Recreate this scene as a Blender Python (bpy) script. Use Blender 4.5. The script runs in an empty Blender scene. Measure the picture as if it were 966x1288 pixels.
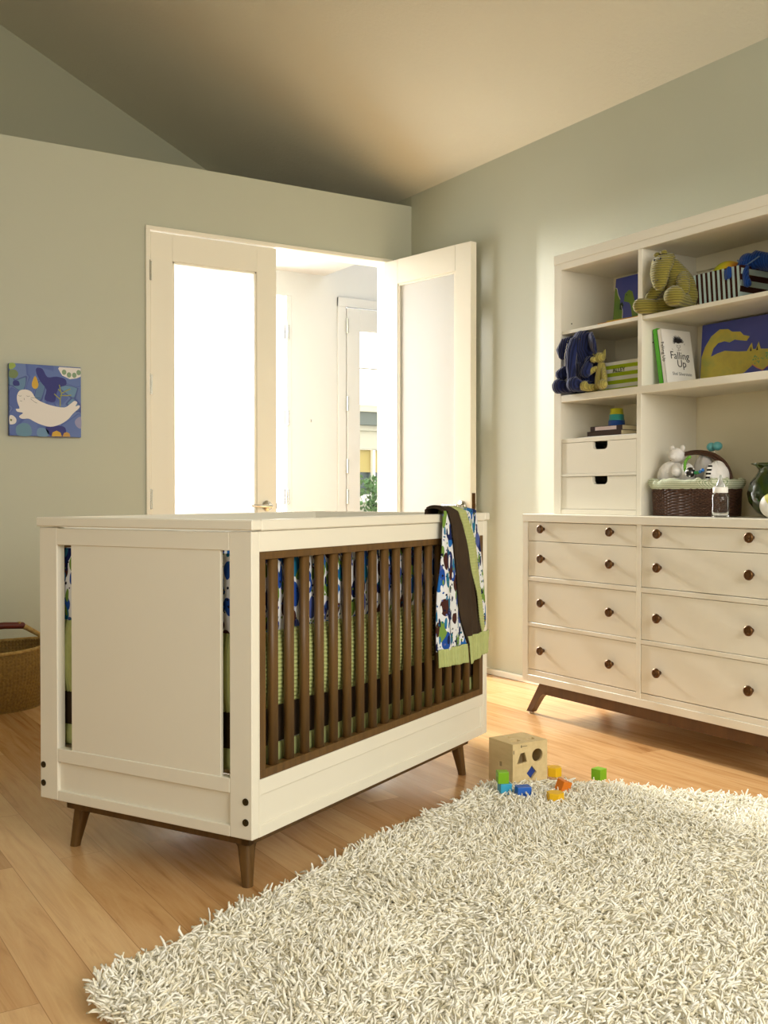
import bpy, bmesh, math, random
import numpy as np
from mathutils import Vector, Matrix
random.seed(7); rng = np.random.default_rng(7)
C = bpy.context.scene.collection
sc = bpy.context.scene
PI = math.pi
def R(d): return math.radians(d)

# ------------------------------------------------------------------ camera
cd = bpy.data.cameras.new('camera'); cam = bpy.data.objects.new('camera', cd); C.objects.link(cam)
YAW, PITCH = 31.9013, 0.8387
cam.location = (-3.4264, -5.1961, 0.95)
cam.rotation_euler = (R(90 - PITCH), 0, R(-YAW))
cd.sensor_fit = 'HORIZONTAL'; cd.sensor_width = 36.0; cd.lens = 36.0 * 1308.8 / 966.0
cd.clip_start = 0.05; cd.clip_end = 200
sc.camera = cam
# ------------------------------------------------------------------ world, lights, exposure
w = bpy.data.worlds.new('daylight'); sc.world = w; w.use_nodes = True
bg = w.node_tree.nodes['Background']; bg.inputs[0].default_value = (0.93, 0.97, 1.0, 1); bg.inputs[1].default_value = 3.2
sc.view_settings.view_transform = 'Standard'; sc.view_settings.look = 'None'
sc.view_settings.gamma = 1.0; sc.view_settings.use_curve_mapping = False
sc.view_settings.exposure = 0.0
sc.cycles.diffuse_bounces = 7; sc.cycles.max_bounces = 14
def area(name, loc, target, sx, sy, power, col, spread=180):
    l = bpy.data.lights.new(name, 'AREA'); l.shape = 'RECTANGLE'; l.size = sx; l.size_y = sy
    l.energy = power; l.color = col; l.spread = R(spread)
    o = bpy.data.objects.new(name, l); C.objects.link(o); o.location = loc
    o.rotation_euler = (Vector(target) - Vector(loc)).to_track_quat('-Z', 'Y').to_euler()
    return o
area('assumed_rear_light', (-1.7, -6.5, 2.1), (-1.9, -2.6, 0.3), 2.6, 2.0, 127, (1.0, 0.97, 0.90))  # assumed area lamp behind the camera; the rear wall is solid, no window
area('assumed_side_light', (-5.45, -5.2, 1.9), (-0.5, -2.2, 1.1), 1.9, 1.7, 46, (1.0, 0.97, 0.90))  # assumed soft lamp beside the solid left wall, which has no window
area('hall_daylight_fill', (-0.95, 1.28, 1.35), (-0.95, -1.0, 1.30), 1.5, 2.2, 66, (1.0, 0.99, 0.96))  # added area lamp just inside the hall glazing, strengthening its daylight
area('assumed_hall_sun', (-0.74, 2.60, 2.75), (-0.10, -0.9, 1.25), 0.08, 0.95, 760, (1.0, 0.965, 0.90))  # assumed narrow area lamp outside the hall, standing in for low sun
area('foyer_fill_light', (0.7, 0.75, 3.3), (0.6, 0.8, 0.0), 0.9, 0.9, 14, (1.0, 0.99, 0.95))  # added lamp brightening the foyer wall above the hall door

# ------------------------------------------------------------------ helpers
def S(r, g, b):
    f = lambda c: (c/255)/12.92 if c/255 <= 0.04045 else (((c/255)+0.055)/1.055)**2.4
    return (f(r), f(g), f(b), 1)
def mat(name, col, rough=0.5, spec=0.5, metal=0.0, coat=0.0):
    m = bpy.data.materials.new(name); m.use_nodes = True
    b = m.node_tree.nodes['Principled BSDF']
    b.inputs['Base Color'].default_value = col; b.inputs['Roughness'].default_value = rough
    b.inputs['Specular IOR Level'].default_value = spec; b.inputs['Metallic'].default_value = metal
    b.inputs['Coat Weight'].default_value = coat
    return m
class N:
    def __init__(s, m): s.t = m.node_tree; s.b = s.t.nodes['Principled BSDF']
    def n(s, t, **k):
        x = s.t.nodes.new(t)
        for a, v in k.items(): setattr(x, a, v)
        return x
    def l(s, a, b): s.t.links.new(a, b)
    def coord(s, scale=(1, 1, 1), kind='Object', rot=(0, 0, 0)):
        c = s.n('ShaderNodeTexCoord'); mp = s.n('ShaderNodeMapping')
        mp.inputs['Scale'].default_value = scale; mp.inputs['Rotation'].default_value = rot
        s.l(c.outputs[kind], mp.inputs['Vector']); return mp.outputs[0]
    def noise(s, v, scale, detail=3, rough=0.5):
        x = s.n('ShaderNodeTexNoise'); x.inputs['Scale'].default_value = scale
        x.inputs['Detail'].default_value = detail; x.inputs['Roughness'].default_value = rough
        s.l(v, x.inputs['Vector']); return x
    def ramp(s, f, stops, interp='LINEAR'):
        r = s.n('ShaderNodeValToRGB'); r.color_ramp.interpolation = interp
        e = r.color_ramp.elements
        while len(e) < len(stops): e.new(0.5)
        for q, (p, c) in zip(e, stops): q.position = p; q.color = c
        s.l(f, r.inputs[0]); return r.outputs[0]
    def math(s, op, a, b=None):
        x = s.n('ShaderNodeMath', operation=op)
        for i, v in enumerate((a, b)):
            if v is None: continue
            if isinstance(v, (int, float)): x.inputs[i].default_value = v
            else: s.l(v, x.inputs[i])
        return x.outputs[0]
    def mix(s, f, a, b, blend='MIX'):
        x = s.n('ShaderNodeMix', data_type='RGBA', blend_type=blend)
        if isinstance(f, (int, float)): x.inputs[0].default_value = f
        else: s.l(f, x.inputs[0])
        for i, v in ((6, a), (7, b)):
            if isinstance(v, tuple): x.inputs[i].default_value = v
            else: s.l(v, x.inputs[i])
        return x.outputs[2]
    def bump(s, h, strength=0.3, dist=0.01):
        x = s.n('ShaderNodeBump'); x.inputs['Strength'].default_value = strength
        x.inputs['Distance'].default_value = dist
        s.l(h, x.inputs['Height']); s.l(x.outputs[0], s.b.inputs['Normal'])
    def col(s, c): s.l(c, s.b.inputs['Base Color'])

def m_paint(name, col, rough=0.5, bump=0.0, scale=60):
    m = mat(name, col, rough); k = N(m)
    v = k.coord(); a = k.noise(v, 3.0, 3)
    c2 = tuple(x*0.96 for x in col[:3]) + (1,)
    k.col(k.mix(a.outputs[0], col, c2))
    if bump: k.bump(k.noise(v, scale, 4, 0.6).outputs[0], bump, 0.004)
    return m
M_wall = m_paint('sage wall paint', S(186, 188, 168), 0.5, 0.12, 220)
M_ceil = m_paint('textured ceiling paint', S(206, 202, 182), 0.85, 0.7, 55)
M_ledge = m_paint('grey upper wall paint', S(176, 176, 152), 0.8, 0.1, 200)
M_hall = m_paint('hall white paint', S(182, 182, 180), 0.7)
M_trim = m_paint('white trim paint', S(236, 231, 214), 0.35)
M_cream = m_paint('cream lacquer', S(232, 227, 211), 0.34)
M_cream2 = m_paint('cream lacquer inside', S(234, 226, 200), 0.45)
M_dark = mat('painted gap shade', S(30, 22, 14), 0.9)
def m_wood(name, c1, c2, sc_=(8, 8, 60), rough=0.4, coat=0.15):
    m = mat(name, c1, rough, coat=coat); k = N(m)
    v = k.coord(sc_); a = k.noise(v, 1.0, 5, 0.6)
    k.col(k.ramp(a.outputs[0], [(0.3, c1), (0.7, c2)])); return m
M_walnut = m_wood('walnut stain', S(78, 53, 18), S(104, 73, 30), (60, 60, 4), 0.5, 0.03)
M_walnutd = m_wood('dark walnut stain', S(74, 44, 16), S(94, 60, 26), (30, 30, 6))
M_beech = m_wood('pale plywood', S(222, 200, 152), S(206, 182, 132), (50, 8, 40), 0.6, 0)
M_bronze = mat('antique bronze', S(96, 66, 34), 0.35, 0.6, 0.75)
M_bolt = mat('dark bolt metal', S(70, 62, 40), 0.4, 0.5, 0.8)
M_chrome = mat('satin nickel', S(205, 203, 196), 0.22, 0.5, 1.0)
# frosted glass: light passes diffusely
M_frost = bpy.data.materials.new('frosted glass'); M_frost.use_nodes = True
nt = M_frost.node_tree; nt.nodes.clear()
o_ = nt.nodes.new('ShaderNodeOutputMaterial'); tr = nt.nodes.new('ShaderNodeBsdfTranslucent'); df = nt.nodes.new('ShaderNodeBsdfDiffuse')
gl = nt.nodes.new('ShaderNodeBsdfGlossy'); m1 = nt.nodes.new('ShaderNodeMixShader'); m2 = nt.nodes.new('ShaderNodeMixShader')
tr.inputs[0].default_value = (0.97, 0.98, 0.98, 1); df.inputs[0].default_value = (0.95, 0.96, 0.95, 1)
gl.inputs['Roughness'].default_value = 0.25; m1.inputs[0].default_value = 0.62; m2.inputs[0].default_value = 0.06
nt.links.new(tr.outputs[0], m1.inputs[1]); nt.links.new(df.outputs[0], m1.inputs[2])
nt.links.new(m1.outputs[0], m2.inputs[1]); nt.links.new(gl.outputs[0], m2.inputs[2]); nt.links.new(m2.outputs[0], o_.inputs[0])
M_glass = bpy.data.materials.new('window glass'); M_glass.use_nodes = True
nt = M_glass.node_tree; nt.nodes.clear()
o_ = nt.nodes.new('ShaderNodeOutputMaterial'); tp = nt.nodes.new('ShaderNodeBsdfTransparent'); gl = nt.nodes.new('ShaderNodeBsdfGlossy')
m1 = nt.nodes.new('ShaderNodeMixShader'); m1.inputs[0].default_value = 0.06; gl.inputs['Roughness'].default_value = 0.02
nt.links.new(tp.outputs[0], m1.inputs[1]); nt.links.new(gl.outputs[0], m1.inputs[2]); nt.links.new(m1.outputs[0], o_.inputs[0])

# --- floor laminate: planks along Y
M_floor = mat('oak laminate planks', S(190, 140, 85), 0.3, 0.5, coat=0.0); k = N(M_floor)
v = k.coord((1, 1, 1), 'Object', (0, 0, R(90)))
bk = k.n('ShaderNodeTexBrick'); bk.offset = 0.37; bk.offset_frequency = 2; bk.squash = 1
k.l(v, bk.inputs['Vector']); bk.inputs['Scale'].default_value = 1.0
bk.inputs['Color1'].default_value = (0, 0, 0, 1); bk.inputs['Color2'].default_value = (1, 1, 1, 1); bk.inputs['Mortar'].default_value = (0.5, 0.5, 0.5, 1)
bk.inputs['Brick Width'].default_value = 1.22; bk.inputs['Row Height'].default_value = 0.118
bk.inputs['Mortar Size'].default_value = 0.0009; bk.inputs['Mortar Smooth'].default_value = 0.0; bk.inputs['Bias'].default_value = 0.0
seam = bk.outputs['Fac']
tone = k.ramp(bk.outputs['Color'], [(0.0, S(158, 112, 66)), (0.35, S(196, 150, 98)), (0.7, S(212, 170, 118)), (1.0, S(232, 196, 146))])
# shift the grain per plank
sep = k.n('ShaderNodeSeparateXYZ'); c0 = k.n('ShaderNodeTexCoord'); k.l(c0.outputs['Object'], sep.inputs[0])
cmb = k.n('ShaderNodeCombineXYZ')
bw = k.n('ShaderNodeRGBToBW'); k.l(bk.outputs['Color'], bw.inputs[0])
k.l(k.math('MULTIPLY', sep.outputs[0], 22.0), cmb.inputs[0]); k.l(k.math('MULTIPLY', sep.outputs[1], 1.6), cmb.inputs[1])
k.l(k.math('MULTIPLY', bw.outputs[0], 13.0), cmb.inputs[2])
g1 = k.noise(cmb.outputs[0], 1.0, 6, 0.62); g1.inputs['Distortion'].default_value = 1.4
g2 = k.noise(cmb.outputs[0], 5.0, 4, 0.6)
grain = k.ramp(g1.outputs[0], [(0.32, S(146, 98, 52)), (0.45, S(200, 154, 102)), (0.60, S(220, 182, 130)), (0.74, S(182, 136, 84))])
c = k.mix(0.45, tone, grain)
c = k.mix(k.math('MULTIPLY', g2.outputs[0], 0.18), c, S(156, 110, 64))
c = k.mix(k.math('MULTIPLY', seam, 0.38), c, S(96, 58, 28))
k.col(c)
k.l(k.math('ADD', k.math('MULTIPLY', g1.outputs[0], 0.10), 0.19), k.b.inputs['Roughness'])
k.bump(k.math('MULTIPLY', seam, -1.0), 0.15, 0.001)

# --- animal print cotton
def m_print(name, scl=1.0):
    m = mat(name, S(232, 232, 228), 0.85, 0.2); k = N(m)
    base = k.coord((scl, scl, scl))
    wob = k.noise(base, 9, 2); vv = k.n('ShaderNodeVectorMath', operation='MULTIPLY_ADD')
    k.l(wob.outputs['Color'], vv.inputs[0]); vv.inputs[1].default_value = (0.035, 0.035, 0.035); k.l(base, vv.inputs[2])
    P = vv.outputs[0]
    def cells(stretch, scale, thr, stops, src):
        mp = k.n('ShaderNodeMapping'); mp.inputs['Scale'].default_value = stretch; k.l(P, mp.inputs['Vector'])
        vo = k.n('ShaderNodeTexVoronoi'); vo.inputs['Scale'].default_value = scale; k.l(mp.outputs[0], vo.inputs['Vector'])
        bwn = k.n('ShaderNodeSeparateColor'); k.l(vo.outputs['Color'], bwn.inputs[0])
        cc = k.ramp(bwn.outputs[0], stops, 'CONSTANT')
        msk = k.math('LESS_THAN', vo.outputs['Distance'], thr)
        # some cells are left out
        msk = k.math('MULTIPLY', msk, k.math('GREATER_THAN', bwn.outputs[1], 0.12))
        return k.mix(msk, src, cc)
    big = [(0.0, S(28, 70, 150)), (0.2, S(22, 104, 138)), (0.36, S(74, 88, 150)), (0.5, S(110, 142, 62)), (0.64, S(20, 34, 84)), (0.76, S(30, 96, 168)), (0.88, S(66, 34, 30))]
    sml = [(0.0, S(18, 20, 44)), (0.3, S(34, 80, 150)), (0.5, S(84, 92, 150)), (0.7, S(24, 96, 120)), (0.85, S(96, 128, 50))]
    c = cells((1, 1, 0.6), 30, 0.56, big, S(216, 218, 222))
    c = cells((1.5, 1.5, 0.5), 40, 0.36, [(0.0, S(222, 224, 226)), (0.35, S(20, 30, 70)), (0.6, S(40, 110, 150)), (0.8, S(104, 136, 60))], c)
    c = cells((1, 1, 1), 70, 0.27, sml, c)
    k.col(c); return m
M_print = m_print('animal print cotton')
def m_cord(name, col, period=0.006, axis=2, dark=0.75, rough=0.9, kind='Object', strength=0.6):
    m = mat(name, col, rough, 0.15); k = N(m); m.node_tree.nodes['Principled BSDF'].inputs['Sheen Weight'].default_value = 0.25
    v = k.coord((1, 1, 1), kind)
    wv = k.n('ShaderNodeTexWave', wave_type='BANDS', wave_profile='SIN'); wv.bands_direction = 'XYZ'[axis]
    wv.inputs['Scale'].default_value = 1/(period*3.18)/1.0; wv.inputs['Distortion'].default_value = 0.0
    k.l(v, wv.inputs['Vector'])
    d = tuple(x*dark for x in col[:3]) + (1,)  # groove shade painted in: base colour darkened between the ribs
    n_ = k.noise(v, 40, 3)
    k.col(k.mix(wv.outputs['Fac'], d, k.mix(n_.outputs[0], tuple(x*0.85 for x in col[:3]) + (1,), col)))
    k.bump(wv.outputs['Fac'], strength, period*0.5); return m
M_green = mat('sage green corduroy', S(178, 194, 112), 0.92, 0.15)
k = N(M_green); v = k.coord(); k.col(k.mix(k.noise(v, 60, 3).outputs[0], S(160, 168, 106), S(182, 188, 130)))
M_brownc = mat('chocolate velour', S(52, 40, 30), 0.8, 0.2)
k = N(M_brownc); v = k.coord(); k.col(k.mix(k.noise(v, 14, 3).outputs[0], S(46, 34, 24), S(66, 52, 38)))
M_navy = m_cord('navy corduroy', S(36, 46, 92), 0.0095, 1, 0.38)
M_olive = m_cord('olive corduroy', S(148, 138, 62), 0.0095, 2, 0.55)
M_olive2 = m_cord('light olive corduroy', S(176, 164, 88), 0.007, 1, 0.62)
M_royal = m_cord('royal blue corduroy', S(34, 84, 178), 0.007, 1, 0.5)
M_white = mat('white plush', S(240, 238, 236), 0.95, 0.1); k = N(M_white); v = k.coord(); k.bump(k.noise(v, 160, 4).outputs[0], 0.5, 0.004)
M_wicker = m_wood('dark wicker', S(58, 34, 20), S(88, 56, 38), (70, 70, 70), 0.62, 0.0)
M_straw = m_wood('seagrass straw', S(150, 118, 52), S(112, 84, 34), (90, 90, 90), 0.8, 0)
M_straw2 = m_wood('pale straw wrap', S(190, 160, 92), S(140, 108, 56), (60, 60, 60), 0.8, 0)
M_leather = mat('red brown leather', S(92, 34, 20), 0.45)
def flat(n, *c, rough=0.5): return mat(n, S(*c), rough)
M_black = flat('black', 18, 16, 16); M_paper = flat('paper white', 238, 236, 230); M_pages = flat('book pages', 226, 214, 178, rough=.8)

def mesh(name, bm, m, parent=None, smooth=False, recalc=True):
    if recalc: bmesh.ops.recalc_face_normals(bm, faces=bm.faces)
    me = bpy.data.meshes.new(name); bm.to_mesh(me); bm.free()
    for x in (m if isinstance(m, (list, tuple)) else [m]): me.materials.append(x)
    if smooth: me.polygons.foreach_set('use_smooth', [True]*len(me.polygons))
    o = bpy.data.objects.new(name, me); C.objects.link(o)
    if parent: o.parent = parent
    return o
def struct(name, bm, m, **k):
    o = mesh(name, bm, m, **k); o['kind'] = 'structure'; return o
def thing(name, label, cat, loc=(0, 0, 0), rz=0, group=None, kind=None):
    o = bpy.data.objects.new(name, None); C.objects.link(o); o.empty_display_size = 0.05
    o.location = loc; o.rotation_euler = (0, 0, rz)
    if label: o['label'] = label
    if cat: o['category'] = cat
    if group: o['group'] = group
    if kind: o['kind'] = kind
    return o
def tag(o, label, cat, group=None):
    o['label'] = label; o['category'] = cat
    if group: o['group'] = group
    return o
def part(name, bm, m, parent, smooth=False, label=None):
    o = mesh(name, bm, m, parent, smooth)
    if label: o['label'] = label
    return o
def B(): return bmesh.new()
def box(bm, x0, x1, y0, y1, z0, z1, bev=0.0015, mi=0, seg=1):
    t = bmesh.new(); vs = [t.verts.new((x, y, z)) for x in (x0, x1) for y in (y0, y1) for z in (z0, z1)]
    for f in ((0, 1, 3, 2), (4, 6, 7, 5), (0, 4, 5, 1), (2, 3, 7, 6), (0, 2, 6, 4), (1, 5, 7, 3)): t.faces.new([vs[i] for i in f])
    if bev: bmesh.ops.bevel(t, geom=t.edges[:], offset=bev, segments=seg, profile=0.7, affect='EDGES')
    for f in t.faces: f.material_index = mi
    me = bpy.data.meshes.new('t'); t.to_mesh(me); t.free(); bm.from_mesh(me); bpy.data.meshes.remove(me)
    return bm
def bbox_(x0, x1, y0, y1, z0, z1, bev=0.0015, seg=1): return box(B(), x0, x1, y0, y1, z0, z1, bev, 0, seg)
def tube(bm, pts, radii, seg=12, squash=1.0, ends=True, up=None, mi=0):
    pts = [Vector(p) for p in pts]; n = len(pts)
    if not isinstance(radii, (list, tuple)): radii = [radii]*n
    T = [(pts[min(i+1, n-1)] - pts[max(i-1, 0)]).normalized() for i in range(n)]
    P, Rr, TT = [], [], []
    if ends:
        for a in (0.0, 0.35, 0.7): # rounded start
            s = math.sin(a*PI/2 + 0.12); c_ = math.cos(a*PI/2 + 0.12)
            P.append(pts[0] - T[0]*radii[0]*c_*0.9); Rr.append(radii[0]*s); TT.append(T[0])
    for i in range(n): P.append(pts[i]); Rr.append(radii[i]); TT.append(T[i])
    if ends:
        for a in (0.7, 0.35, 0.0):
            s = math.sin(a*PI/2 + 0.12); c_ = math.cos(a*PI/2 + 0.12)
            P.append(pts[-1] + T[-1]*radii[-1]*c_*0.9); Rr.append(radii[-1]*s); TT.append(T[-1])
    ref = Vector(up) if up else (Vector((0, 0, 1)) if abs(T[0].z) < 0.9 else Vector((1, 0, 0)))
    rings = []; u = ref - TT[0]*ref.dot(TT[0]); u.normalize()
    for p, r, t in zip(P, Rr, TT):
        u = (u - t*u.dot(t)).normalized(); v = t.cross(u)
        rings.append([bm.verts.new(p + u*math.cos(2*PI*j/seg)*r*squash + v*math.sin(2*PI*j/seg)*r) for j in range(seg)])
    for a, b in zip(rings, rings[1:]):
        for j in range(seg):
            f = bm.faces.new((a[j], a[(j+1) % seg], b[(j+1) % seg], b[j])); f.material_index = mi
    for q in (rings[0], rings[-1]):
        f = bm.faces.new(q); f.material_index = mi
    return bm
def ell(bm, c, r, seg=20, rings=12, rot=None):
    mt = Matrix.Translation(c) @ (rot.to_4x4() if rot else Matrix.Identity(4)) @ Matrix.Diagonal((r[0], r[1], r[2], 1))
    bmesh.ops.create_uvsphere(bm, u_segments=seg, v_segments=rings, radius=1, matrix=mt); return bm
def lathe(bm, prof, seg=24, c=(0, 0, 0), close=True):
    rr = [[bm.verts.new((c[0] + r*math.cos(2*PI*j/seg), c[1] + r*math.sin(2*PI*j/seg), c[2] + z)) for j in range(seg)] for r, z in prof]
    for a, b in zip(rr, rr[1:]):
        for j in range(seg): bm.faces.new((a[j], a[(j+1) % seg], b[(j+1) % seg], b[j]))
    if close:
        bm.faces.new(rr[0]); bm.faces.new(rr[-1])
    return bm
def poly(bm, pts, ext, mi=0):
    """flat polygon (3D points) extruded by vector ext"""
    e = Vector(ext); a = [bm.verts.new(p) for p in pts]; b = [bm.verts.new(Vector(p) + e) for p in pts]; n = len(a)
    fs = [bm.faces.new(a), bm.faces.new(b[::-1])] + [bm.faces.new((a[i], b[i], b[(i+1) % n], a[(i+1) % n])) for i in range(n)]
    for f in fs: f.material_index = mi
    return bm
def grid(bm, f, nu, nv, closeu=False, mi=None):
    nn = nu if closeu else nu + 1
    vs = [[bm.verts.new(f(i/nu, j/nv)) for j in range(nv + 1)] for i in range(nn)]
    for i in range(nu):
        for j in range(nv):
            i2 = (i+1) % nn
            q = bm.faces.new((vs[i][j], vs[i2][j], vs[i2][j+1], vs[i][j+1]))
            if mi: q.material_index = mi((i+.5)/nu, (j+.5)/nv)
    return vs
def smoothpoly(pts, n=4):
    """Catmull-Rom closed outline"""
    out = []; L = len(pts)
    for i in range(L):
        p0, p1, p2, p3 = (Vector(pts[(i+d) % L]) for d in (-1, 0, 1, 2))
        for j in range(n):
            t = j/n
            out.append(0.5*((2*p1) + (p2-p0)*t + (2*p0-5*p1+4*p2-p3)*t*t + (3*p1-p0-3*p2+p3)*t**3))
    return out
def text(name, s, size, m, parent, origin, right, up, ext=0.0003, align='CENTER', label=None):
    cu = bpy.data.curves.new('t', 'FONT'); cu.body = s; cu.size = size; cu.extrude = ext; cu.align_x = align; cu.resolution_u = 3
    t = bpy.data.objects.new('t', cu); C.objects.link(t); bpy.context.view_layer.update()
    me = bpy.data.meshes.new_from_object(t.evaluated_get(bpy.context.evaluated_depsgraph_get()))
    bpy.data.objects.remove(t); bpy.data.curves.remove(cu)
    r = Vector(right).normalized(); u = Vector(up).normalized(); n_ = r.cross(u)
    M = Matrix(((r.x, u.x, n_.x, origin[0]), (r.y, u.y, n_.y, origin[1]), (r.z, u.z, n_.z, origin[2]), (0, 0, 0, 1)))
    me.transform(M); me.materials.clear(); me.materials.append(m); me.name = name
    o = bpy.data.objects.new(name, me); C.objects.link(o); o.parent = parent
    if label: o['label'] = label
    return o

# ================================================================== SETTING
PT = 2.678   # top of the partition wall
SL = 0.495   # ceiling slope, rising to -X
EAVE = 2.739
XL, YR, YF = -5.6, -7.4, 1.31
struct('floor', bbox_(XL, 0.1, YR, 0.1, -0.1, 0, 0), M_floor)
struct('floor_hall', bbox_(-2.4, 2.4, 0.1, 1.55, -0.1, 0, 0), M_floor)
struct('wall_right', bbox_(0, 0.12, YR, 0.0, 0, EAVE + 0.02, 0), M_wall)
bm = B(); box(bm, XL, -1.622, 0, 0.12, 0, PT, 0); box(bm, -1.622, -0.148, 0, 0.12, 2.332, PT, 0); box(bm, -0.148, 0.12, 0, 0.12, 0, PT, 0)
struct('wall_back', bm, M_wall)
zc = lambda x: EAVE - SL*x
bm = B(); poly(bm, [(0.0, YR, zc(0)), (0.0, YF+.1, zc(0)), (XL, YF+.1, zc(XL)), (XL, YR, zc(XL))], (0, 0, 0.1))
struct('ceiling', bm, M_ceil)
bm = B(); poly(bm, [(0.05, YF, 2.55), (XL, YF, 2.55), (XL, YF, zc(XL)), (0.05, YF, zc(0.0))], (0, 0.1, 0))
struct('wall_far', bm, M_ledge)
struct('ceiling_hall', bbox_(XL, 0.147, 0.12, YF + 0.04, 2.525, 2.66, 0), M_hall)
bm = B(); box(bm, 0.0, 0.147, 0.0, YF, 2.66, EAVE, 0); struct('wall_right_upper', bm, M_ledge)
struct('wall_left', bbox_(XL - 0.1, XL, YR, YF, 0, 5.6, 0), M_wall)
bm = B(); box(bm, XL, 0.12, YR - 0.1, YR, 0, 5.6, 0); struct('wall_rear', bm, M_wall)
struct('baseboard_right', bbox_(-0.014, 0, -7.4, -0.001, 0, 0.032, 0.003), M_trim)
bm = B(); box(bm, XL, -1.64, -0.014, 0, 0, 0.032, 0.003); box(bm, -0.13, -0.014, -0.014, 0, 0, 0.032, 0.003); struct('baseboard_back', bm, M_trim)
# door casing
bm = B(); zt = 2.322
box(bm, -1.636, -1.612, -0.012, 0.13, 0, zt, 0.002); box(bm, -0.158, -0.134, -0.012, 0.13, 0, zt, 0.002)
box(bm, -1.636, -0.134, -0.012, 0.13, zt, zt + 0.022, 0.003)
struct('trim_1', bm, M_trim)
# hall: exterior wall in plane Y=1.35
YH = 1.35
bm = B()
box(bm, -0.113, 0.29, YH, YH + 0.12, 0, 4.2, 0); box(bm, 0.29, 1.04, YH, YH + 0.12, 2.345, 4.2, 0); box(bm, 1.04, 2.4, YH, YH + 0.12, 0, 4.2, 0)
box(bm, -0.30, -0.113, YH, YH + 0.12, 2.357, 2.525, 0)
struct('wall_hall', bm, M_hall)
struct('wall_hall_side', bbox_(2.3, 2.4, 0.1, YH, 0, 4.2, 0), M_hall)
struct('wall_hall_end', bbox_(-2.4, -2.3, 0.12, YH, 0, 2.525, 0), M_hall)
struct('wall_hall_near', bbox_(0.12, 2.4, 0.0, 0.12, 0, 4.2, 0), M_hall)
struct('wall_hall_upper', bbox_(0.10, 0.147, 0.12, YH, 2.66, 4.2, 0), M_hall)
struct('ceiling_foyer', bbox_(0.1, 2.4, 0.0, YH, 4.1, 4.2, 0), M_hall)

def hinge(bm, x, y, z):
    tube(bm, [(x, y, z - 0.05), (x, y, z + 0.05)], 0.007, 8)
    box(bm, x, x + 0.014, y + 0.003, y + 0.006, z - 0.05, z + 0.05, 0)
# --- door_1: closed frosted leaf (X -1.609..-0.882), door_2 open leaf
def leaf(name, L, mirror=False, label_=None):
    """leaf in local coords: x 0..L from the hinge, y 0..0.045 thickness, z 0.01..2.315"""
    rt = bpy.data.objects.new(name, None); C.objects.link(rt); rt['kind'] = 'structure'
    bm = B(); T = 0.045; z0, z1 = 0.012, 2.316; g0, g1, gz0, gz1 = 0.12, L - 0.118, 0.26, 2.176
    box(bm, 0, g0, 0, T, z0, z1, 0.002); box(bm, g1, L, 0, T, z0, z1, 0.002)
    box(bm, g0, g1, 0, T, gz1, z1, 0.001); box(bm, g0, g1, 0, T, z0, gz0, 0.001)
    part('door_frame', bm, M_trim, rt)
    bm = B()
    for ya, yb in ((0.004, 0.012), (T - 0.012, T - 0.004)):
        box(bm, g0, g0 + 0.012, ya, yb, gz0, gz1, 0.002); box(bm, g1 - 0.012, g1, ya, yb, gz0, gz1, 0.002)
        box(bm, g0, g1, ya, yb, gz0, gz0 + 0.012, 0.002); box(bm, g0, g1, ya, yb, gz1 - 0.012, gz1, 0.002)
    part('glazing_bead', bm, M_trim, rt)
    part('frosted_pane', bbox_(g0 - 0.005, g1 + 0.005, 0.019, 0.026, gz0 - 0.005, gz1 + 0.005, 0), M_frost, rt, label='frosted glass pane')
    for side in (0, 1):
        y = -0.001 if side == 0 else T + 0.001; s = -1 if side == 0 else 1
        bm = B(); xk, zk = L - 0.06, 0.900
        tube(bm, [(xk, y, zk), (xk, y + s*0.010, zk)], [0.030, 0.027], 20, ends=False)
        tube(bm, [(xk, y + s*0.01, zk), (xk, y + s*0.045, zk)], 0.011, 12)
        tube(bm, [(xk + 0.006, y + s*0.045, zk), (xk - 0.05, y + s*0.05, zk), (xk - 0.105, y + s*0.045, zk + 0.002)], [0.010, 0.008, 0.007], 10)
        part('door_handle', bm, M_chrome, rt, True, 'satin metal lever handle with round rose')
    bm = B(); box(bm, L - 0.001, L + 0.003, 0.010, 0.035, 0.83, 0.97, 0.001); box(bm, L + .002, L + 0.012, 0.016, 0.03, 0.885, 0.915, 0.002)
    part('latch_plate', bm, M_bronze, rt)
    for z in (0.30, 0.937, 1.53, 2.115):
        bm = B(); hinge(bm, -0.006, -0.006, z); part('hinge', bm, M_chrome, rt)
    return rt
d1 = leaf('door_1', 0.718); d1.location = (-1.6085, 0.0, 0)
d2 = leaf('door_2', 0.700)
# hall side of the open leaf faces -X: local +y (hall side) -> -X, local x -> along the leaf (0.12,-0.69)
ang = math.atan2(-0.685, 0.118)
bmir = Matrix(((1, 0, 0, 0), (0, -1, 0, 0), (0, 0, 1, 0), (0, 0, 0, 1)))
for ch in d2.children: ch.data.transform(bmir); ch.data.flip_normals()
d2.rotation_euler = (0, 0, ang); d2.location = (-0.162, -0.012, 0)
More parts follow.
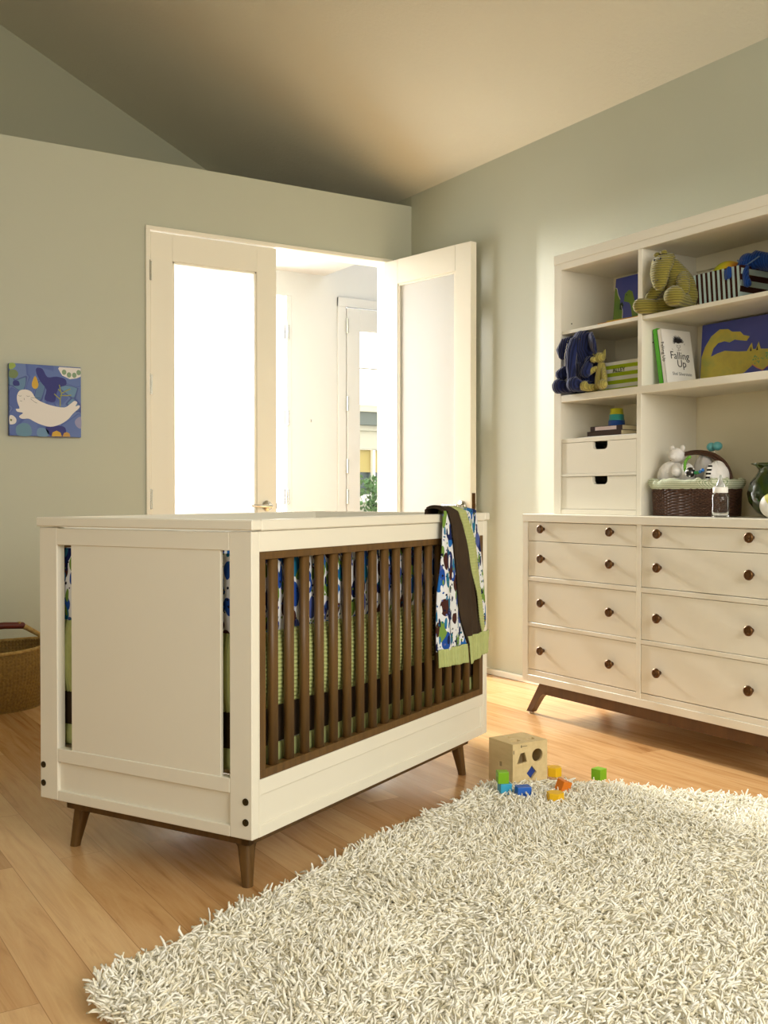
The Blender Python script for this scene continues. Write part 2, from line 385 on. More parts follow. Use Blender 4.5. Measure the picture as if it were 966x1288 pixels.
# --- hall glazed door (door_3)
rt = bpy.data.objects.new('door_3', None); C.objects.link(rt); rt['kind'] = 'structure'
bm = B(); x0, x1 = 0.320, 1.010
box(bm, x0, x0 + 0.105, YH - 0.03, YH + 0.015, 0.01, 2.312, 0.002); box(bm, x1 - 0.105, x1, YH - 0.03, YH + 0.015, 0.01, 2.312, 0.002)
box(bm, x0 + .105, x1 - .105, YH - 0.03, YH + 0.015, 2.155, 2.312, 0.002); box(bm, x0 + .105, x1 - .105, YH - 0.03, YH + 0.015, 0.01, 0.26, 0.002)
part('door_frame', bm, M_hall, rt)
part('pane', bbox_(x0 + 0.1, x1 - 0.1, YH - 0.012, YH - 0.008, 0.25, 2.16, 0), M_glass, rt)
part('glazing_bar', bbox_(x0 + 0.1, x1 - 0.1, YH - 0.02, YH - 0.004, 1.882, 1.890, 0.001), mat('grey bar', S(180, 178, 165), .5), rt)
for z in (0.95, 1.17, 1.62, 2.18):
    bm = B(); hinge(bm, x0 - 0.006, YH - 0.036, z); part('hinge', bm, M_chrome, rt)
bm = B(); box(bm, 0.250, 0.316, YH - 0.02, YH, 0, 2.385, 0.003); box(bm, 1.016, 1.08, YH - 0.02, YH, 0, 2.385, 0.003); box(bm, 0.25, 1.08, YH - 0.022, YH, 2.318, 2.385, 0.003)
struct('trim_2', bm, M_hall)
# --- tall glazing of the hall (window_1)
rt = bpy.data.objects.new('window_1', None); C.objects.link(rt); rt['kind'] = 'structure'
bm = B(); box(bm, -0.152, -0.113, YH, YH + 0.06, 0, 2.357, 0.002); box(bm, -2.3, -0.113, YH, YH + 0.06, 0.0, 0.12, 0.002)
for x in (-1.0, -1.7): box(bm, x - 0.03, x + 0.03, YH, YH + 0.06, 0.12, 2.5, 0.002)
part('window_frame', bm, M_hall, rt)
part('pane', bbox_(-2.3, -0.15, YH + 0.028, YH + 0.032, 0.12, 2.525, 0), M_glass, rt)
for z in (0.95, 1.50, 2.10):
    bm = B(); hinge(bm, -0.178, YH - 0.012, z); hinge(bm, -0.150, YH - 0.012, z); part('hinge', bm, M_chrome, rt)
struct('trim_3', bbox_(0.03, 0.042, YH - 0.006, YH, 1.48, 1.50, 0.002), M_chrome)

# ================================================================== OUTSIDE, seen through the hall door
GY = 6.0
hs = thing('neighbouring_house', 'cream house front with grey fascia outside the hall door glass', 'house', (3.2, GY, -0.2))
W1 = mat('cream render', S(186, 180, 158), 0.8); W2 = mat('grey fascia', S(96, 102, 92), 0.7); W3 = mat('pale yellow blind', S(178, 158, 92), 0.8)
def lb(x0, x1, y0, y1, z0, z1, b=0.003): return bbox_(x0 - 3.2, x1 - 3.2, y0 - GY, y1 - GY, z0 + 0.2, z1 + 0.2, b)
bm = B(); box(bm, -0.55, 3.4, 0.0, 0.3, 0, 1.15); box(bm, -0.55, 3.4, 0.0, 0.3, 1.75, 2.3); box(bm, -0.55, -0.45, 0, 0.3, 1.15, 1.9); box(bm, 0.6, 3.4, 0, 0.3, 1.15, 1.9)
part('wall', bm, W1, hs)
bm = B(); box(bm, -0.6, 3.6, -0.12, -0.06, 2.04, 2.20, 0.004); part('fascia', bm, W2, hs)
bm = B(); box(bm, -0.6, 3.6, -0.16, 0.0, 2.20, 2.25, 0.004); box(bm, -0.6, 3.6, -0.05, 0.0, 1.975, 2.04, 0.002); part('eave', bm, W1, hs)
wf = part('window_sill', lb(2.72, 3.82, GY + 0.02, GY + 0.08, 0.93, 0.98), M_trim, hs)
bm = B()
for x in (-0.45, 0.19, 0.54): box(bm, x, x + 0.04, 0.02, 0.08, 1.15, 1.9, 0.003)
box(bm, -0.45, 0.6, 0.02, 0.08, 1.74, 1.78, .003); box(bm, -0.45, 0.6, -0.04, 0.10, 1.08, 1.16, .003)
part('window_sash', bm, M_trim, hs)
part('blind', bbox_(-0.44, 0.58, 0.084, 0.09, 1.46, 1.76, 0), W3, hs)
part('pane', bbox_(-0.44, 0.58, 0.13, 0.14, 1.16, 1.5, 0), mat('dark pane', S(70, 84, 84), 0.1), hs)
def shrub(loc, lab, n, rr, hh, colr):
    bm = B(); r2 = np.random.default_rng(int(abs(loc[0])*1000))
    for i in range(n):
        a = Vector((r2.normal(0, rr), r2.normal(0, rr), hh*r2.random()**.7)); s = 0.045
        e1 = Vector(r2.normal(0, 1, 3)).normalized()*s; e2 = e1.cross(Vector(r2.normal(0, 1, 3))).normalized()*s*0.5
        bm.faces.new([bm.verts.new(a + q) for q in (e1, e2, -e1, -e2)])
    t = thing('garden_shrub', lab, 'shrub', loc, group=None)
    part('foliage', bm, mat('leaf green', colr, 0.6), t)
    b2 = B(); tube(b2, [(0, 0, 0), (0.01, 0, hh*.6)], [0.02, 0.012], 8); part('stem', b2, M_walnut, t)
shrub((3.02, 5.35, -0.2), 'bright green shrub below the yellow blind outside the hall door', 700, .12, 1.40, S(74, 112, 50))
shrub((3.62, 5.35, -0.2), 'darker grey green shrub beside the white mullion outside', 500, .12, 1.32, S(64, 92, 74))
go = struct('ground_outside', bbox_(-6, 10, 1.56, 14, -0.3, -0.2, 0), mat('pale paving', S(170, 168, 156), 0.9))

# ================================================================== CRIB
KTH = R(27.6764); KX, KY = -2.4018, -2.9629
L, W, ZB, ZT = 1.3122, 0.7166, 0.1391, 0.868
crib = thing('baby_crib', 'cream baby crib with brown slatted front and splayed legs', 'crib', (KX, KY, 0), KTH)
# corner posts
for (a0, a1) in ((0, 0.028), (L - 0.028, L)):
    for (b0, b1) in ((0, 0.067), (W - 0.067, W)):
        part('corner_post', bbox_(a0, a1, b0, b1, ZB, ZT, 0.002), M_cream, crib)
for (b0, b1) in ((0, 0.030), (W - 0.030, W)):       # return of the post along the long side
    for (a0, a1) in ((0.028, 0.0305), (L - 0.032, L - 0.028)):
        part('post_return', bbox_(a0, a1, b0, b1, ZB, ZT, 0.0008), M_cream, crib)
for s in (0, 1):                                     # end panels
    A = (lambda a0, a1: (a0, a1)) if s == 0 else (lambda a0, a1: (L - a1, L - a0))
    b0, b1 = 0.067, W - 0.067
    e = thing(None or 'end_panel', None, None); e.parent = crib
    bm = B(); box(bm, *A(0.0, 0.024), b0, b1, 0.822, ZT - 0.002); part('top_rail', bm, M_cream, e)
    bm = B(); box(bm, *A(0.0, 0.024), b0, b1, 0.243, 0.279); part('middle_rail', bm, M_cream, e)
    bm = B(); box(bm, *A(0.0, 0.024), b0, b1, ZB, 0.166); part('bottom_rail', bm, M_cream, e)
    part('recessed_panel', bbox_(*A(0.009, 0.018), b0, b1, 0.160, 0.250, 0), M_cream, e)
    part('centre_panel', bbox_(*A(0.003, 0.013), 0.096, 0.600 if s == 0 else 0.62, 0.272, 0.83, 0.001), M_cream, e)
# white side frames with brown slatted inset, both long sides
for s in (0, 1):
    Bf = (lambda y0, y1: (y0, y1)) if s == 0 else (lambda y0, y1: (W - y1, W - y0))
    bm = B()
    box(bm, 0.0305, L - 0.032, *Bf(0.0, 0.026), 0.819, ZT, 0.001)
    box(bm, 0.0305, L - 0.032, *Bf(0.0, 0.026), 0.239, 0.2765, 0.001)
    box(bm, 0.0305, L - 0.032, *Bf(0.0, 0.026), ZB, 0.168, 0.001)
    box(bm, 0.0305, 0.0385, *Bf(0.001, 0.024), 0.166, 0.241, 0); box(bm, L - 0.046, L - 0.032, *Bf(0.001, 0.026), 0.166, 0.241, 0.001)
    part('side_frame', bm, M_cream, crib)
    part('side_panel', bbox_(0.036, L - 0.04, *Bf(0.0045, 0.018), 0.16, 0.25, 0), M_cream, crib)
    bm = B(); y0, y1 = 0.0012, 0.026
    box(bm, 0.0308, L - 0.0322, *Bf(y0, y1), 0.800, 0.8185, 0.001); box(bm, 0.0308, L - 0.0322, *Bf(y0, y1), 0.277, 0.298, 0.001)
    box(bm, 0.0308, 0.056, *Bf(y0, y1), 0.297, 0.801, 0.001); box(bm, L - 0.058, L - 0.0322, *Bf(y0, y1), 0.297, 0.801, 0.001)
    part('slat_frame', bm, M_walnut, crib, label='dark brown slat frame')
    sm = None
    for i in range(17):
        a = 0.101 + i*(1.176 - 0.101)/16
        if sm is None:
            bm = B(); n = 16; yc = Bf(0.014, 0.014)[0]
            r0 = [bm.verts.new((0.0152*math.copysign(abs(math.cos(2*PI*j/n))**.8, math.cos(2*PI*j/n)), 0.0105*math.copysign(abs(math.sin(2*PI*j/n))**.8, math.sin(2*PI*j/n)), 0.295)) for j in range(n)]
            r1 = [bm.verts.new((v.co.x, v.co.y, 0.803)) for v in r0]
            for j in range(n): bm.faces.new((r0[j], r0[(j+1) % n], r1[(j+1) % n], r1[j]))
            bm.faces.new(r0); bm.faces.new(r1)
            o = part('slat', bm, M_walnut, crib, True); sm = o
            o['label'] = 'rounded dark brown slat'
        else:
            o = sm.copy(); C.objects.link(o); o.parent = crib
        o.location = (a, Bf(0.014, 0.014)[0], 0)
# top caps
for s in (0, 1):
    a0, a1 = ((-0.006, 0.030) if s == 0 else (L - 0.030, L + 0.006))
    part('top_cap', bbox_(a0, a1, -0.007, W + 0.007, 0.8705, 0.8955, 0.003), M_cream, crib)
    b0, b1 = ((-0.007, 0.03) if s == 0 else (W - 0.03, W + 0.007))
    part('top_cap', bbox_(0.0312, L - 0.0312, b0, b1, 0.869, 0.8955, 0.003), M_cream, crib)
# bolts
for a, y in ((0.0, 0.019), (0.0, W - 0.013)):
    for z in (0.229, 0.180):
        bm = B(); tube(bm, [(a - 0.002, y, z), (a + 0.002, y, z)], [0.0085, 0.009], 16, ends=False)
        tube(bm, [(a - 0.0035, y, z), (a - 0.001, y, z)], [0.004, 0.0045], 6, ends=False, mi=0)
        part('bolt', bm, M_bolt, crib, label='dark bolt head')
# base apron and splayed legs
bm = B()
ins = 0.048
for y in (ins, W - ins - 0.022): box(bm, ins, L - ins, y, y + 0.022, 0.105, ZB + .0005, 0.001)
for a in (ins, L - ins - 0.022): box(bm, a, a + 0.022, ins, W - ins, 0.105, ZB + .0005, 0.001)
part('base_apron', bm, M_walnut, crib, label='dark brown base apron')
def leg_bm(sx, sy, cx, cy, o_top, o_bot, z1, foot=0.030, top=0.062, fil=0.07):
    """corner leg; outward direction (sx,sy); outer corner offset from (cx,cy)"""
    bm = B(); rings = []
    n = 12
    for i in range(n + 1):
        t = i/n; z = z1*(1 - t)
        out = o_top + (o_bot - o_top)*t
        wdt = top + (foot - top)*min(1, t*1.05)
        wdt += fil*max(0, 1 - t*2.0)**2.6
        ox, oy = cx - sx*out, cy - sy*out
        xs = (ox, ox - sx*wdt); ys = (oy, oy - sy*wdt)
        c_ = [(xs[0], ys[0]), (xs[1], ys[0]), (xs[1], ys[1]), (xs[0], ys[1])]
        rings.append([bm.verts.new((p[0], p[1], z)) for p in c_])
    for a, b in zip(rings, rings[1:]):
        for j in range(4): bm.faces.new((a[j], a[(j+1) % 4], b[(j+1) % 4], b[j]))
    bm.faces.new(rings[0]); bm.faces.new(rings[-1])
    bmesh.ops.recalc_face_normals(bm, faces=bm.faces)
    ed = [e for e in bm.edges if abs(e.verts[0].co.z - e.verts[1].co.z) > 1e-4 and e.calc_face_angle(0) > 0.9]
    bmesh.ops.bevel(bm, geom=ed, offset=0.009, segments=3, profile=0.5, affect='EDGES')
    for ax in (0, 1):                     # curved brackets running into the apron
        px = cx - sx*0.0575; py = cy - sy*0.0575; s_ = (sx, sy)[ax]; r = 0.024
        st = (cx if ax == 0 else cy) - s_*(o_top + top - 0.018); pts = [(st, z1 - 0.02), (st, z1 - 0.031 - r)]
        for i in range(1, 8):
            a_ = PI/2*i/7; pts.append((st - s_*r*(1 - math.cos(a_)), z1 - 0.031 - r*(1 - math.sin(a_))))
        pts.append((st - s_*r, z1 - 0.02))
        if ax == 0: poly(bm, [(a, py, z) for a, z in pts], (0, -sy*0.019, 0))
        else: poly(bm, [(px, a, z) for a, z in pts], (-sx*0.019, 0, 0))
    return bm
for sx, cx in ((-1, 0), (1, L)):
    for sy, cy in ((-1, 0), (1, W)):
        part('leg', leg_bm(sx, sy, cx, cy, 0.062, 0.051, ZB - 0.001, 0.025, 0.042, 0.0), M_walnut, crib)

# --- bumper pads and skirt (things of their own, lying inside the crib)
def ribs(v, n, amp): return amp*abs(math.sin(PI*n*v))
bump = thing('crib_bumper', 'animal print and sage corduroy bumper pad lining the crib', 'crib bumper', (KX, KY, 0), KTH)
i0, i1, j0, j1 = 0.030, L - 0.030, 0.034, W - 0.034
def side_pad(z0, z1, bulge, rib=0, amp=0, vert=False, m=None, name='pad'):
    bm = B()
    def band(P, Q, nrm, nu, nv):
        P, Q, nrm = Vector(P), Vector(Q), Vector(nrm); Ln = (Q - P).length
        def f(u, v):
            p = P.lerp(Q, u); z = z0 + (z1 - z0)*v
            d = bulge*(1 - abs(2*v - 1)**3.0)*(0.82 + .18*math.sin(u*Ln*19 + 1.3))
            if rib:
                d += ribs(u if vert else v, int((Ln if vert else (z1 - z0))/rib), amp)
            z += 0.006*math.sin(u*Ln*9.1)*(1 - v)
            return (p.x - nrm.x*d, p.y - nrm.y*d, z)
        grid(bm, f, nu, nv)
    nv = 150 if (rib and not vert) else 14
    nvr = 14
    band((i0 + .02, j0 + .005, 0), (i1 - .02, j0 + .005, 0), (0, 1, 0), 60, nv)
    band((i0 + .02, j1 - .012, 0), (i1 - .02, j1 - .012, 0), (0, -1, 0), 40, nvr)
    for x, nx in ((i0 + 0.012, 1), (i1 - 0.012, -1)):
        nu = int((j1 - j0)/0.011)*8 if rib else 30
        P = (x, j0, 0); Q = (x, j1, 0); nrm = Vector((nx, 0, 0))
        def f(u, v, x=x, nx=nx):
            z = z0 + (z1 - z0)*v; y = j0 + (j1 - j0)*u
            d = bulge*(1 - abs(2*v - 1)**3.0) + (ribs(u, int((j1 - j0)/0.011), amp) if rib else 0)
            return (x - nx*d, y, z)
        grid(bm, f, nu, 14)
    return part(name, bm, m, bump, True)
side_pad(0.612, 0.812, 0.010, m=M_print, name='print_panel')
side_pad(0.425, 0.618, 0.011, rib=0.0105, amp=0.0035, m=M_green, name='corduroy_panel')
skirt = thing('crib_skirt', 'chocolate crib skirt with green hem inside the slats', 'crib skirt', (KX, KY, 0), KTH)
bump_s, bump = bump, skirt
side_pad(0.334, 0.432, 0.004, m=M_brownc, name='brown_panel')
side_pad(0.284, 0.338, 0.005, m=M_green, name='green_hem')
bump = bump_s
mt = thing('crib_mattress', 'pale mattress lying inside the crib behind the bumper', 'mattress', (KX, KY, 0), KTH)
part('cover', bbox_(i0 + .05, i1 - .05, j0 + .04, j1 - .04, 0.275, 0.415, 0.02, 3), M_paper, mt)
bm = B(); box(bm, 0.0245, L - 0.0245, 0.0265, 0.0435, 0.262, 0.274, 0.001); box(bm, 0.0245, L - 0.0245, W - .0435, W - 0.0265, 0.262, 0.274, 0.001)
for i in range(9): box(bm, 0.08 + i*0.14, 0.13 + i*0.14, 0.0440, W - 0.0440, 0.262, 0.274, 0.001)
part('mattress_support', bm, M_cream, crib)

# --- blanket draped over the far corner of the front rail
bl = thing('baby_blanket', 'animal print blanket with brown and green bands draped over crib rail', 'blanket', (KX, KY, 0), KTH)
def lerp_tab(z, tab):
    tab = sorted(tab)
    if z <= tab[0][0]: return tab[0][1]
    for (z0, a0), (z1, a1) in zip(tab, tab[1:]):
        if z <= z1: return a0 + (a1 - a0)*(z - z0)/(z1 - z0)
    return tab[-1][1]
eL = [(0.40, 0.905), (0.47, 0.902), (0.655, 0.912), (0.80, 0.928), (0.90, 0.938)]
eBL = [(0.40, 1.095), (0.476, 1.085), (0.618, 1.033), (0.738, 1.002), (0.86, 0.975), (0.91, 0.945)]
eBR = [(0.40, 1.235), (0.498, 1.210), (0.636, 1.153), (0.756, 1.105), (0.863, 1.055), (0.91, 1.02)]
eGR = [(0.40, 1.240), (0.51, 1.228), (0.602, 1.212), (0.752, 1.180), (0.838, 1.136), (0.903, 1.09)]
eR = [(0.40, 1.245), (0.482, 1.272), (0.56, 1.255), (0.678, 1.226), (0.821, 1.204), (0.91, 1.18)]
HZ = 0.415
def drape(ea, eb, lift0, lift1, zb0, zb1, nu=18, off=0.0, fold=0.0, name='x', m=None, rib=None, ztop=None, ribn=26, turn=False):
    """strip between the seam lines ea and eb, hanging outside then going over the cap and down inside"""
    bm = B(); cap = 0.905
    def f(u, v):
        zbot = zb0 + (zb1 - zb0)*u
        Lo = cap - zbot; La = 0.050; Li = 0.10; tot = Lo + La + Li; s = v*tot
        if ztop is not None: s = v*(ztop - zbot)
        if s < Lo: z = zbot + s; zz = z; y = -0.012
        elif s < Lo + La:
            q = (s - Lo)/La; z = cap + 0.006*math.sin(PI*q); y = -0.012 + q*0.052; zz = cap
        else: z = cap - (s - Lo - La); y = 0.040; zz = cap
        a = lerp_tab(zz, ea); b = lerp_tab(zz, eb); x = a + (b - a)*u
        lift = lift0 + (lift1 - lift0)*u
        wave = fold*math.sin(x*46 + 2.0*z)*max(0, min(1, (cap - zz)*4)) + 0.004*math.sin(x*90 + z*7)*max(0, min(1, (cap - zz)*4))
        if s < Lo:
            if z > 0.86: lift *= 1
            y -= lift + off + wave + 0.004
        else: z += (lift + off)*0.6 if s < Lo + La else 0; y += 0.0
        if rib == 'u' and s < Lo + La: y -= 0.0025*abs(math.sin(PI*ribn*u))
        if rib == 'v' and s < Lo + La: y -= 0.0025*abs(math.sin(PI*z/0.0095))
        return (x, y, z)
    nv = 260 if rib == 'v' else 70
    vt = (0.905 - zb0 + 0.0)/(0.905 - zb0 + 0.15)
    grid(bm, f, nu if rib != 'u' else ribn*6, nv if ztop is None else 16, mi=(lambda u, v: 1 if v > vt - 0.01*(1 - u) else 0) if turn else None)
    o = part(name, bm, [m, M_brownc] if turn else m, bl, True)
    so = o.modifiers.new('cloth thickness', 'SOLIDIFY'); so.thickness = 0.0035; so.offset = 1
    return o
drape(eL, eBL, 0.004, 0.010, HZ + .055, HZ + .055, fold=0.005, name='print_band', m=M_print, turn=True)['label'] = 'animal print band of the blanket'
drape(eBL, eBR, 0.016, 0.012, HZ + .055, HZ + .08, fold=0.006, name='brown_band', m=M_brownc)['label'] = 'brown velour band of the blanket'
drape(eBR, eGR, 0.012, 0.006, HZ + .08, HZ + .10, off=0.001, name='green_band', m=M_green, rib='v')['label'] = 'green ribbed corduroy band of the blanket'
drape(eGR, eR, 0.006, 0.001, HZ + .10, HZ + .16, fold=0.003, name='print_band', m=M_print)['label'] = 'narrow print strip at blanket edge'
drape(eL, [(z, a + 0.003) for z, a in eBL], 0.005, 0.012, HZ + .006, HZ - .002, off=0.0012, name='green_hem', m=M_green, rib='u', ztop=HZ + 0.060, ribn=16)['label'] = 'ribbed green corduroy hem'
drape([(z, a + 0.004) for z, a in eBL], [(0.40, 1.245), (0.43, 1.262), (0.482, 1.278), (0.53, 1.268)], 0.020, 0.006, HZ - .006, HZ + .012, off=0.0012, name='green_hem', m=M_green, rib='u', ztop=HZ + 0.085, ribn=16)['label'] = 'ribbed green corduroy hem'

# ================================================================== DRESSER
DX, DY0, DY1 = -0.49, -1.633, -3.018
dr = thing('dresser', 'wide cream dresser with eight bronze-knobbed drawers and brown base', 'dresser', (DX, DY0, 0))
# local: x 0 (front) .. 0.47 (wall), y 0 .. -1.385
DW = DY0 - DY1
DZB, DZT = 0.1435, 0.8757
bm = B(); xb = 0.455
box(bm, 0.003, xb, -0.033, -0.001, DZB, 0.842, 0.001); box(bm, 0.003, xb, -DW + .001, -DW + 0.033, DZB, 0.842, 0.001)
box(bm, 0.0, 0.02, -0.034, 0, DZB, 0.842, 0.0015); box(bm, 0.0, 0.02, -DW, -DW + 0.034, DZB, 0.842, 0.0015)
box(bm, xb, xb + 0.01, -DW, 0, DZB, 0.842, 0); box(bm, 0.02, xb, -DW + .03, -.03, DZB, 0.155, 0)
part('carcass', bm, M_cream, dr)
part('top', bbox_(-0.0015, 0.47, -DW - .001, 0.001, 0.8415, DZT, 0.0025), M_cream, dr)
bm = B(); box(bm, 0.0, 0.02, -DW + 0.034, -0.034, DZB, 0.174, 0.001); box(bm, 0.003, 0.02, -DW + 0.034, -0.034, 0.1745, 0.197, 0.001)
part('bottom_rail', bm, M_cream, dr)
yd0, yd1 = DY0 + 2.3145, DY0 + 2.3365
part('centre_stile', bbox_(0.0005, 0.02, -(0.7035), -(0.6815), 0.174, 0.842, 0.001), M_cream, dr)
part('drawer_gap_shade', bbox_(0.021, 0.03, -DW + .035, -.035, 0.16, 0.84, 0), M_dark, dr, label='painted gap shade around the drawers')  # dark sheet behind the drawers, its colour standing for shade in the gaps
cols = ((-0.0345, -0.6810), (-0.7040, -DW + 0.0345))
rows = ((0.7580, 0.8400), (0.6045, 0.7576), (0.4040, 0.5830), (0.1990, 0.3850))
for (ya, yb) in cols:
    for z in ((0.5840, 0.6030), (0.3860, 0.4030)):
        part('drawer_rail', bbox_(0.001, 0.02, yb, ya, z[0], z[1], 0.001), M_cream, dr)
kz = (0.811, 0.684, 0.494, 0.289)
knob = None
for ci, (ya, yb) in enumerate(cols):
    for (z0, z1), zk in zip(rows, kz):
        d = part('drawer', bbox_(0.003, 0.0205, yb + 0.0015, ya - 0.0015, z0 + .0008, z1 - .0008, 0.0012), M_cream, dr)
        for yk in ((-0.137, -0.551) if ci == 0 else (-0.801, -1.2185)):
            if knob is None:
                b = B(); prof = [(0.008, 0.0), (0.0075, 0.008), (0.009, 0.013), (0.0165, 0.016), (0.0185, 0.020), (0.0175, 0.026), (0.012, 0.0285), (0.0105, 0.0275), (0.003, 0.0285), (0.001, 0.0285)]
                lathe(b, prof, 24); b.transform(Matrix.Rotation(-PI/2, 4, 'Y'))
                kn = part('knob', b, M_bronze, d, True, 'round antique bronze knob'); knob = kn
            else:
                kn = knob.copy(); C.objects.link(kn); kn.parent = d
            kn.location = (0.0035, yk, zk)
bm = B(); box(bm, 0.012, 0.034, -DW + 0.10, -0.10, 0.098, DZB + .0005, 0.001); box(bm, 0.42, 0.442, -DW + 0.10, -0.10, 0.098, DZB + .0005, 0.001)
box(bm, 0.034, 0.42, -0.14, -0.118, 0.098, DZB, 0.001); box(bm, 0.034, 0.42, -DW + 0.118, -DW + 0.14, 0.098, DZB, 0.001)
part('base_apron', bm, M_walnutd, dr, label='dark brown base apron')
def dleg(sx, sy, cx, cy):
    bm = B(); rings = []; n = 12
    for i in range(n + 1):
        t = i/n; z = 0.008 + (DZB - 0.009)*(1 - t)
        oy = 0.104 + (0.016 - 0.104)*t; ox = 0.010 + 0.0*t
        wy = 0.044 + (0.032 - 0.044)*t + 0.10*max(0, 1 - t*1.7)**2.8; wx = 0.030
        xs = (cx - sx*ox, cx - sx*(ox + wx)); ys = (cy - sy*oy, cy - sy*(oy + wy))
        rings.append([bm.verts.new((p[0], p[1], z)) for p in ((xs[0], ys[0]), (xs[1], ys[0]), (xs[1], ys[1]), (xs[0], ys[1]))])
    for a, b in zip(rings, rings[1:]):
        for j in range(4): bm.faces.new((a[j], a[(j+1) % 4], b[(j+1) % 4], b[j]))
    bm.faces.new(rings[0]); bm.faces.new(rings[-1])
    return bm
for sx, cx in ((-1, 0.0), (1, 0.455)):
    for sy, cy in ((1, 0.0), (-1, -DW)):
        lg = part('leg', dleg(sx, sy, cx, cy), M_walnutd, dr)
        b = B(); lathe(b, [(0.010, 0), (0.012, 0.003), (0.012, 0.009)], 12, (cx - sx*0.025, cy - sy*0.034, 0)); part('foot_glide', b, M_chrome, lg, label='small metal glide')

# ================================================================== HUTCH
HX, HY0 = -0.405, -1.7395
hu = thing('hutch', 'tall cream open-shelf hutch standing on the dresser', 'hutch', (HX, HY0, DZT))
HW = 1.175
zz = lambda z: z - DZT
D = 0.355; BK = 0.318
y_ = lambda Y: Y - HY0
bm = B(); box(bm, 0.0, D, y_(-1.785), 0, 0.0005, zz(1.990), 0.002); part('side_panel', bm, M_cream, hu)
bm = B(); box(bm, 0.0, D, -HW, -HW + 0.045, 0.0005, zz(1.990), 0.002); part('side_panel', bm, M_cream, hu)
part('top_panel', bbox_(0.002, D, -HW + .045, y_(-1.785), zz(1.924), zz(1.988), 0.001), M_cream, hu)
bm = B(); box(bm, -0.003, 0.0, -HW, 0.0, zz(1.953), zz(1.9915), 0.001); box(bm, -0.001, 0.002, -HW + 0.045, y_(-1.785), zz(1.924), zz(1.953), 0.0005)
part('top_rail', bm, M_cream, hu)
part('back_panel', bbox_(BK, BK + 0.008, -HW + 0.04, y_(-1.78), 0.0005, zz(1.93), 0), M_cream2, hu)
part('back_rail', bbox_(BK - 0.012, BK, -HW + .045, y_(-1.785), zz(1.865), zz(1.924), 0.001), M_cream2, hu)
part('divider', bbox_(0.001, BK, y_(-2.257), y_(-2.233), zz(1.375), zz(1.924), 0.0015), M_cream, hu)
part('divider', bbox_(0.001, BK, y_(-2.253), y_(-2.228), 0.0005, zz(1.36), 0.0015), M_cream, hu)
part('shelf', bbox_(0.004, BK, y_(-2.2335), y_(-1.785), zz(1.647), zz(1.6615), 0.001), M_cream, hu)
part('shelf', bbox_(0.002, BK, -HW + 0.045, y_(-2.2565), zz(1.644), zz(1.6605), 0.001), M_cream, hu)
part('main_shelf', bbox_(0.0, BK, -HW + .045, y_(-1.7845), zz(1.356), zz(1.386), 0.002), M_cream, hu)
part('drawer_shelf', bbox_(0.003, BK, y_(-2.228), y_(-1.785), zz(1.1805), zz(1.1975), 0.001), M_cream, hu)
part('drawer_rail', bbox_(0.001, 0.04, y_(-2.228), y_(-1.785), zz(1.036), zz(1.0475), 0.001), M_cream, hu)
part('plinth', bbox_(0.001, BK, y_(-2.228), y_(-1.785), 0.0005, zz(0.897), 0.001), M_cream, hu)
for z0, z1 in ((1.0485, 1.1790), (0.8985, 1.0345)):
    bm = B(); ya, yb = y_(-1.7875), y_(-2.2265); cy = y_(-2.022); hw = 0.044; dp = 0.033
    pts = [(0, ya, zz(z1)), (0, cy + hw, zz(z1))]
    for i in range(9):
        a = i/8*PI/2; pts.append((0, cy + hw - 0.012*(i == -1) - (hw - 0.018)*0 - 0.018*(1 - math.cos(a)), zz(z1) - (dp - 0.018) - 0.018*math.sin(a)))
    for i in range(9):
        a = PI/2*(1 - i/8); pts.append((0, cy - hw + 0.018*(1 - math.cos(a)), zz(z1) - (dp - 0.018) - 0.018*math.sin(a)))
    pts += [(0, cy - hw, zz(z1)), (0, yb, zz(z1)), (0, yb, zz(z0)), (0, ya, zz(z0))]
    poly(bm, [(0.003, p[1], p[2]) for p in pts], (0.016, 0, 0))
    box(bm, 0.019, 0.28, ya - 0.012, ya, zz(z0), zz(z1) - 0.01, 0); box(bm, 0.019, 0.28, yb, yb + 0.012, zz(z0), zz(z1) - 0.01, 0); box(bm, 0.019, 0.28, yb, ya, zz(z0), zz(z0) + 0.01, 0)
    d = part('drawer', bm, M_cream, hu)
    part('notch_shade', bbox_(0.10, 0.27, yb + 0.013, ya - 0.013, zz(z0) + 0.011, zz(z1) - 0.03, 0), M_black, d, label='black block painted for the shade seen through the notch')  # black block filling the drawer paints the shade behind its notch
for xx in (0.06, 0.26):
    for Y in (-1.785, -2.2575):
        for z in (1.70, 1.56): part('shelf_pin', tube(B(), [(xx, y_(Y), zz(z)), (xx, y_(Y) - 0.0015, zz(z))], 0.003, 8, ends=False), M_bolt, hu, label='small dark shelf pin')

# ================================================================== THINGS ON THE SHELVES
Z1, Z2, ZB2, ZD = 1.6605, 1.386, 1.6615, DZT
def limb(p, *a, **k): return tube(B(), *a, **k)
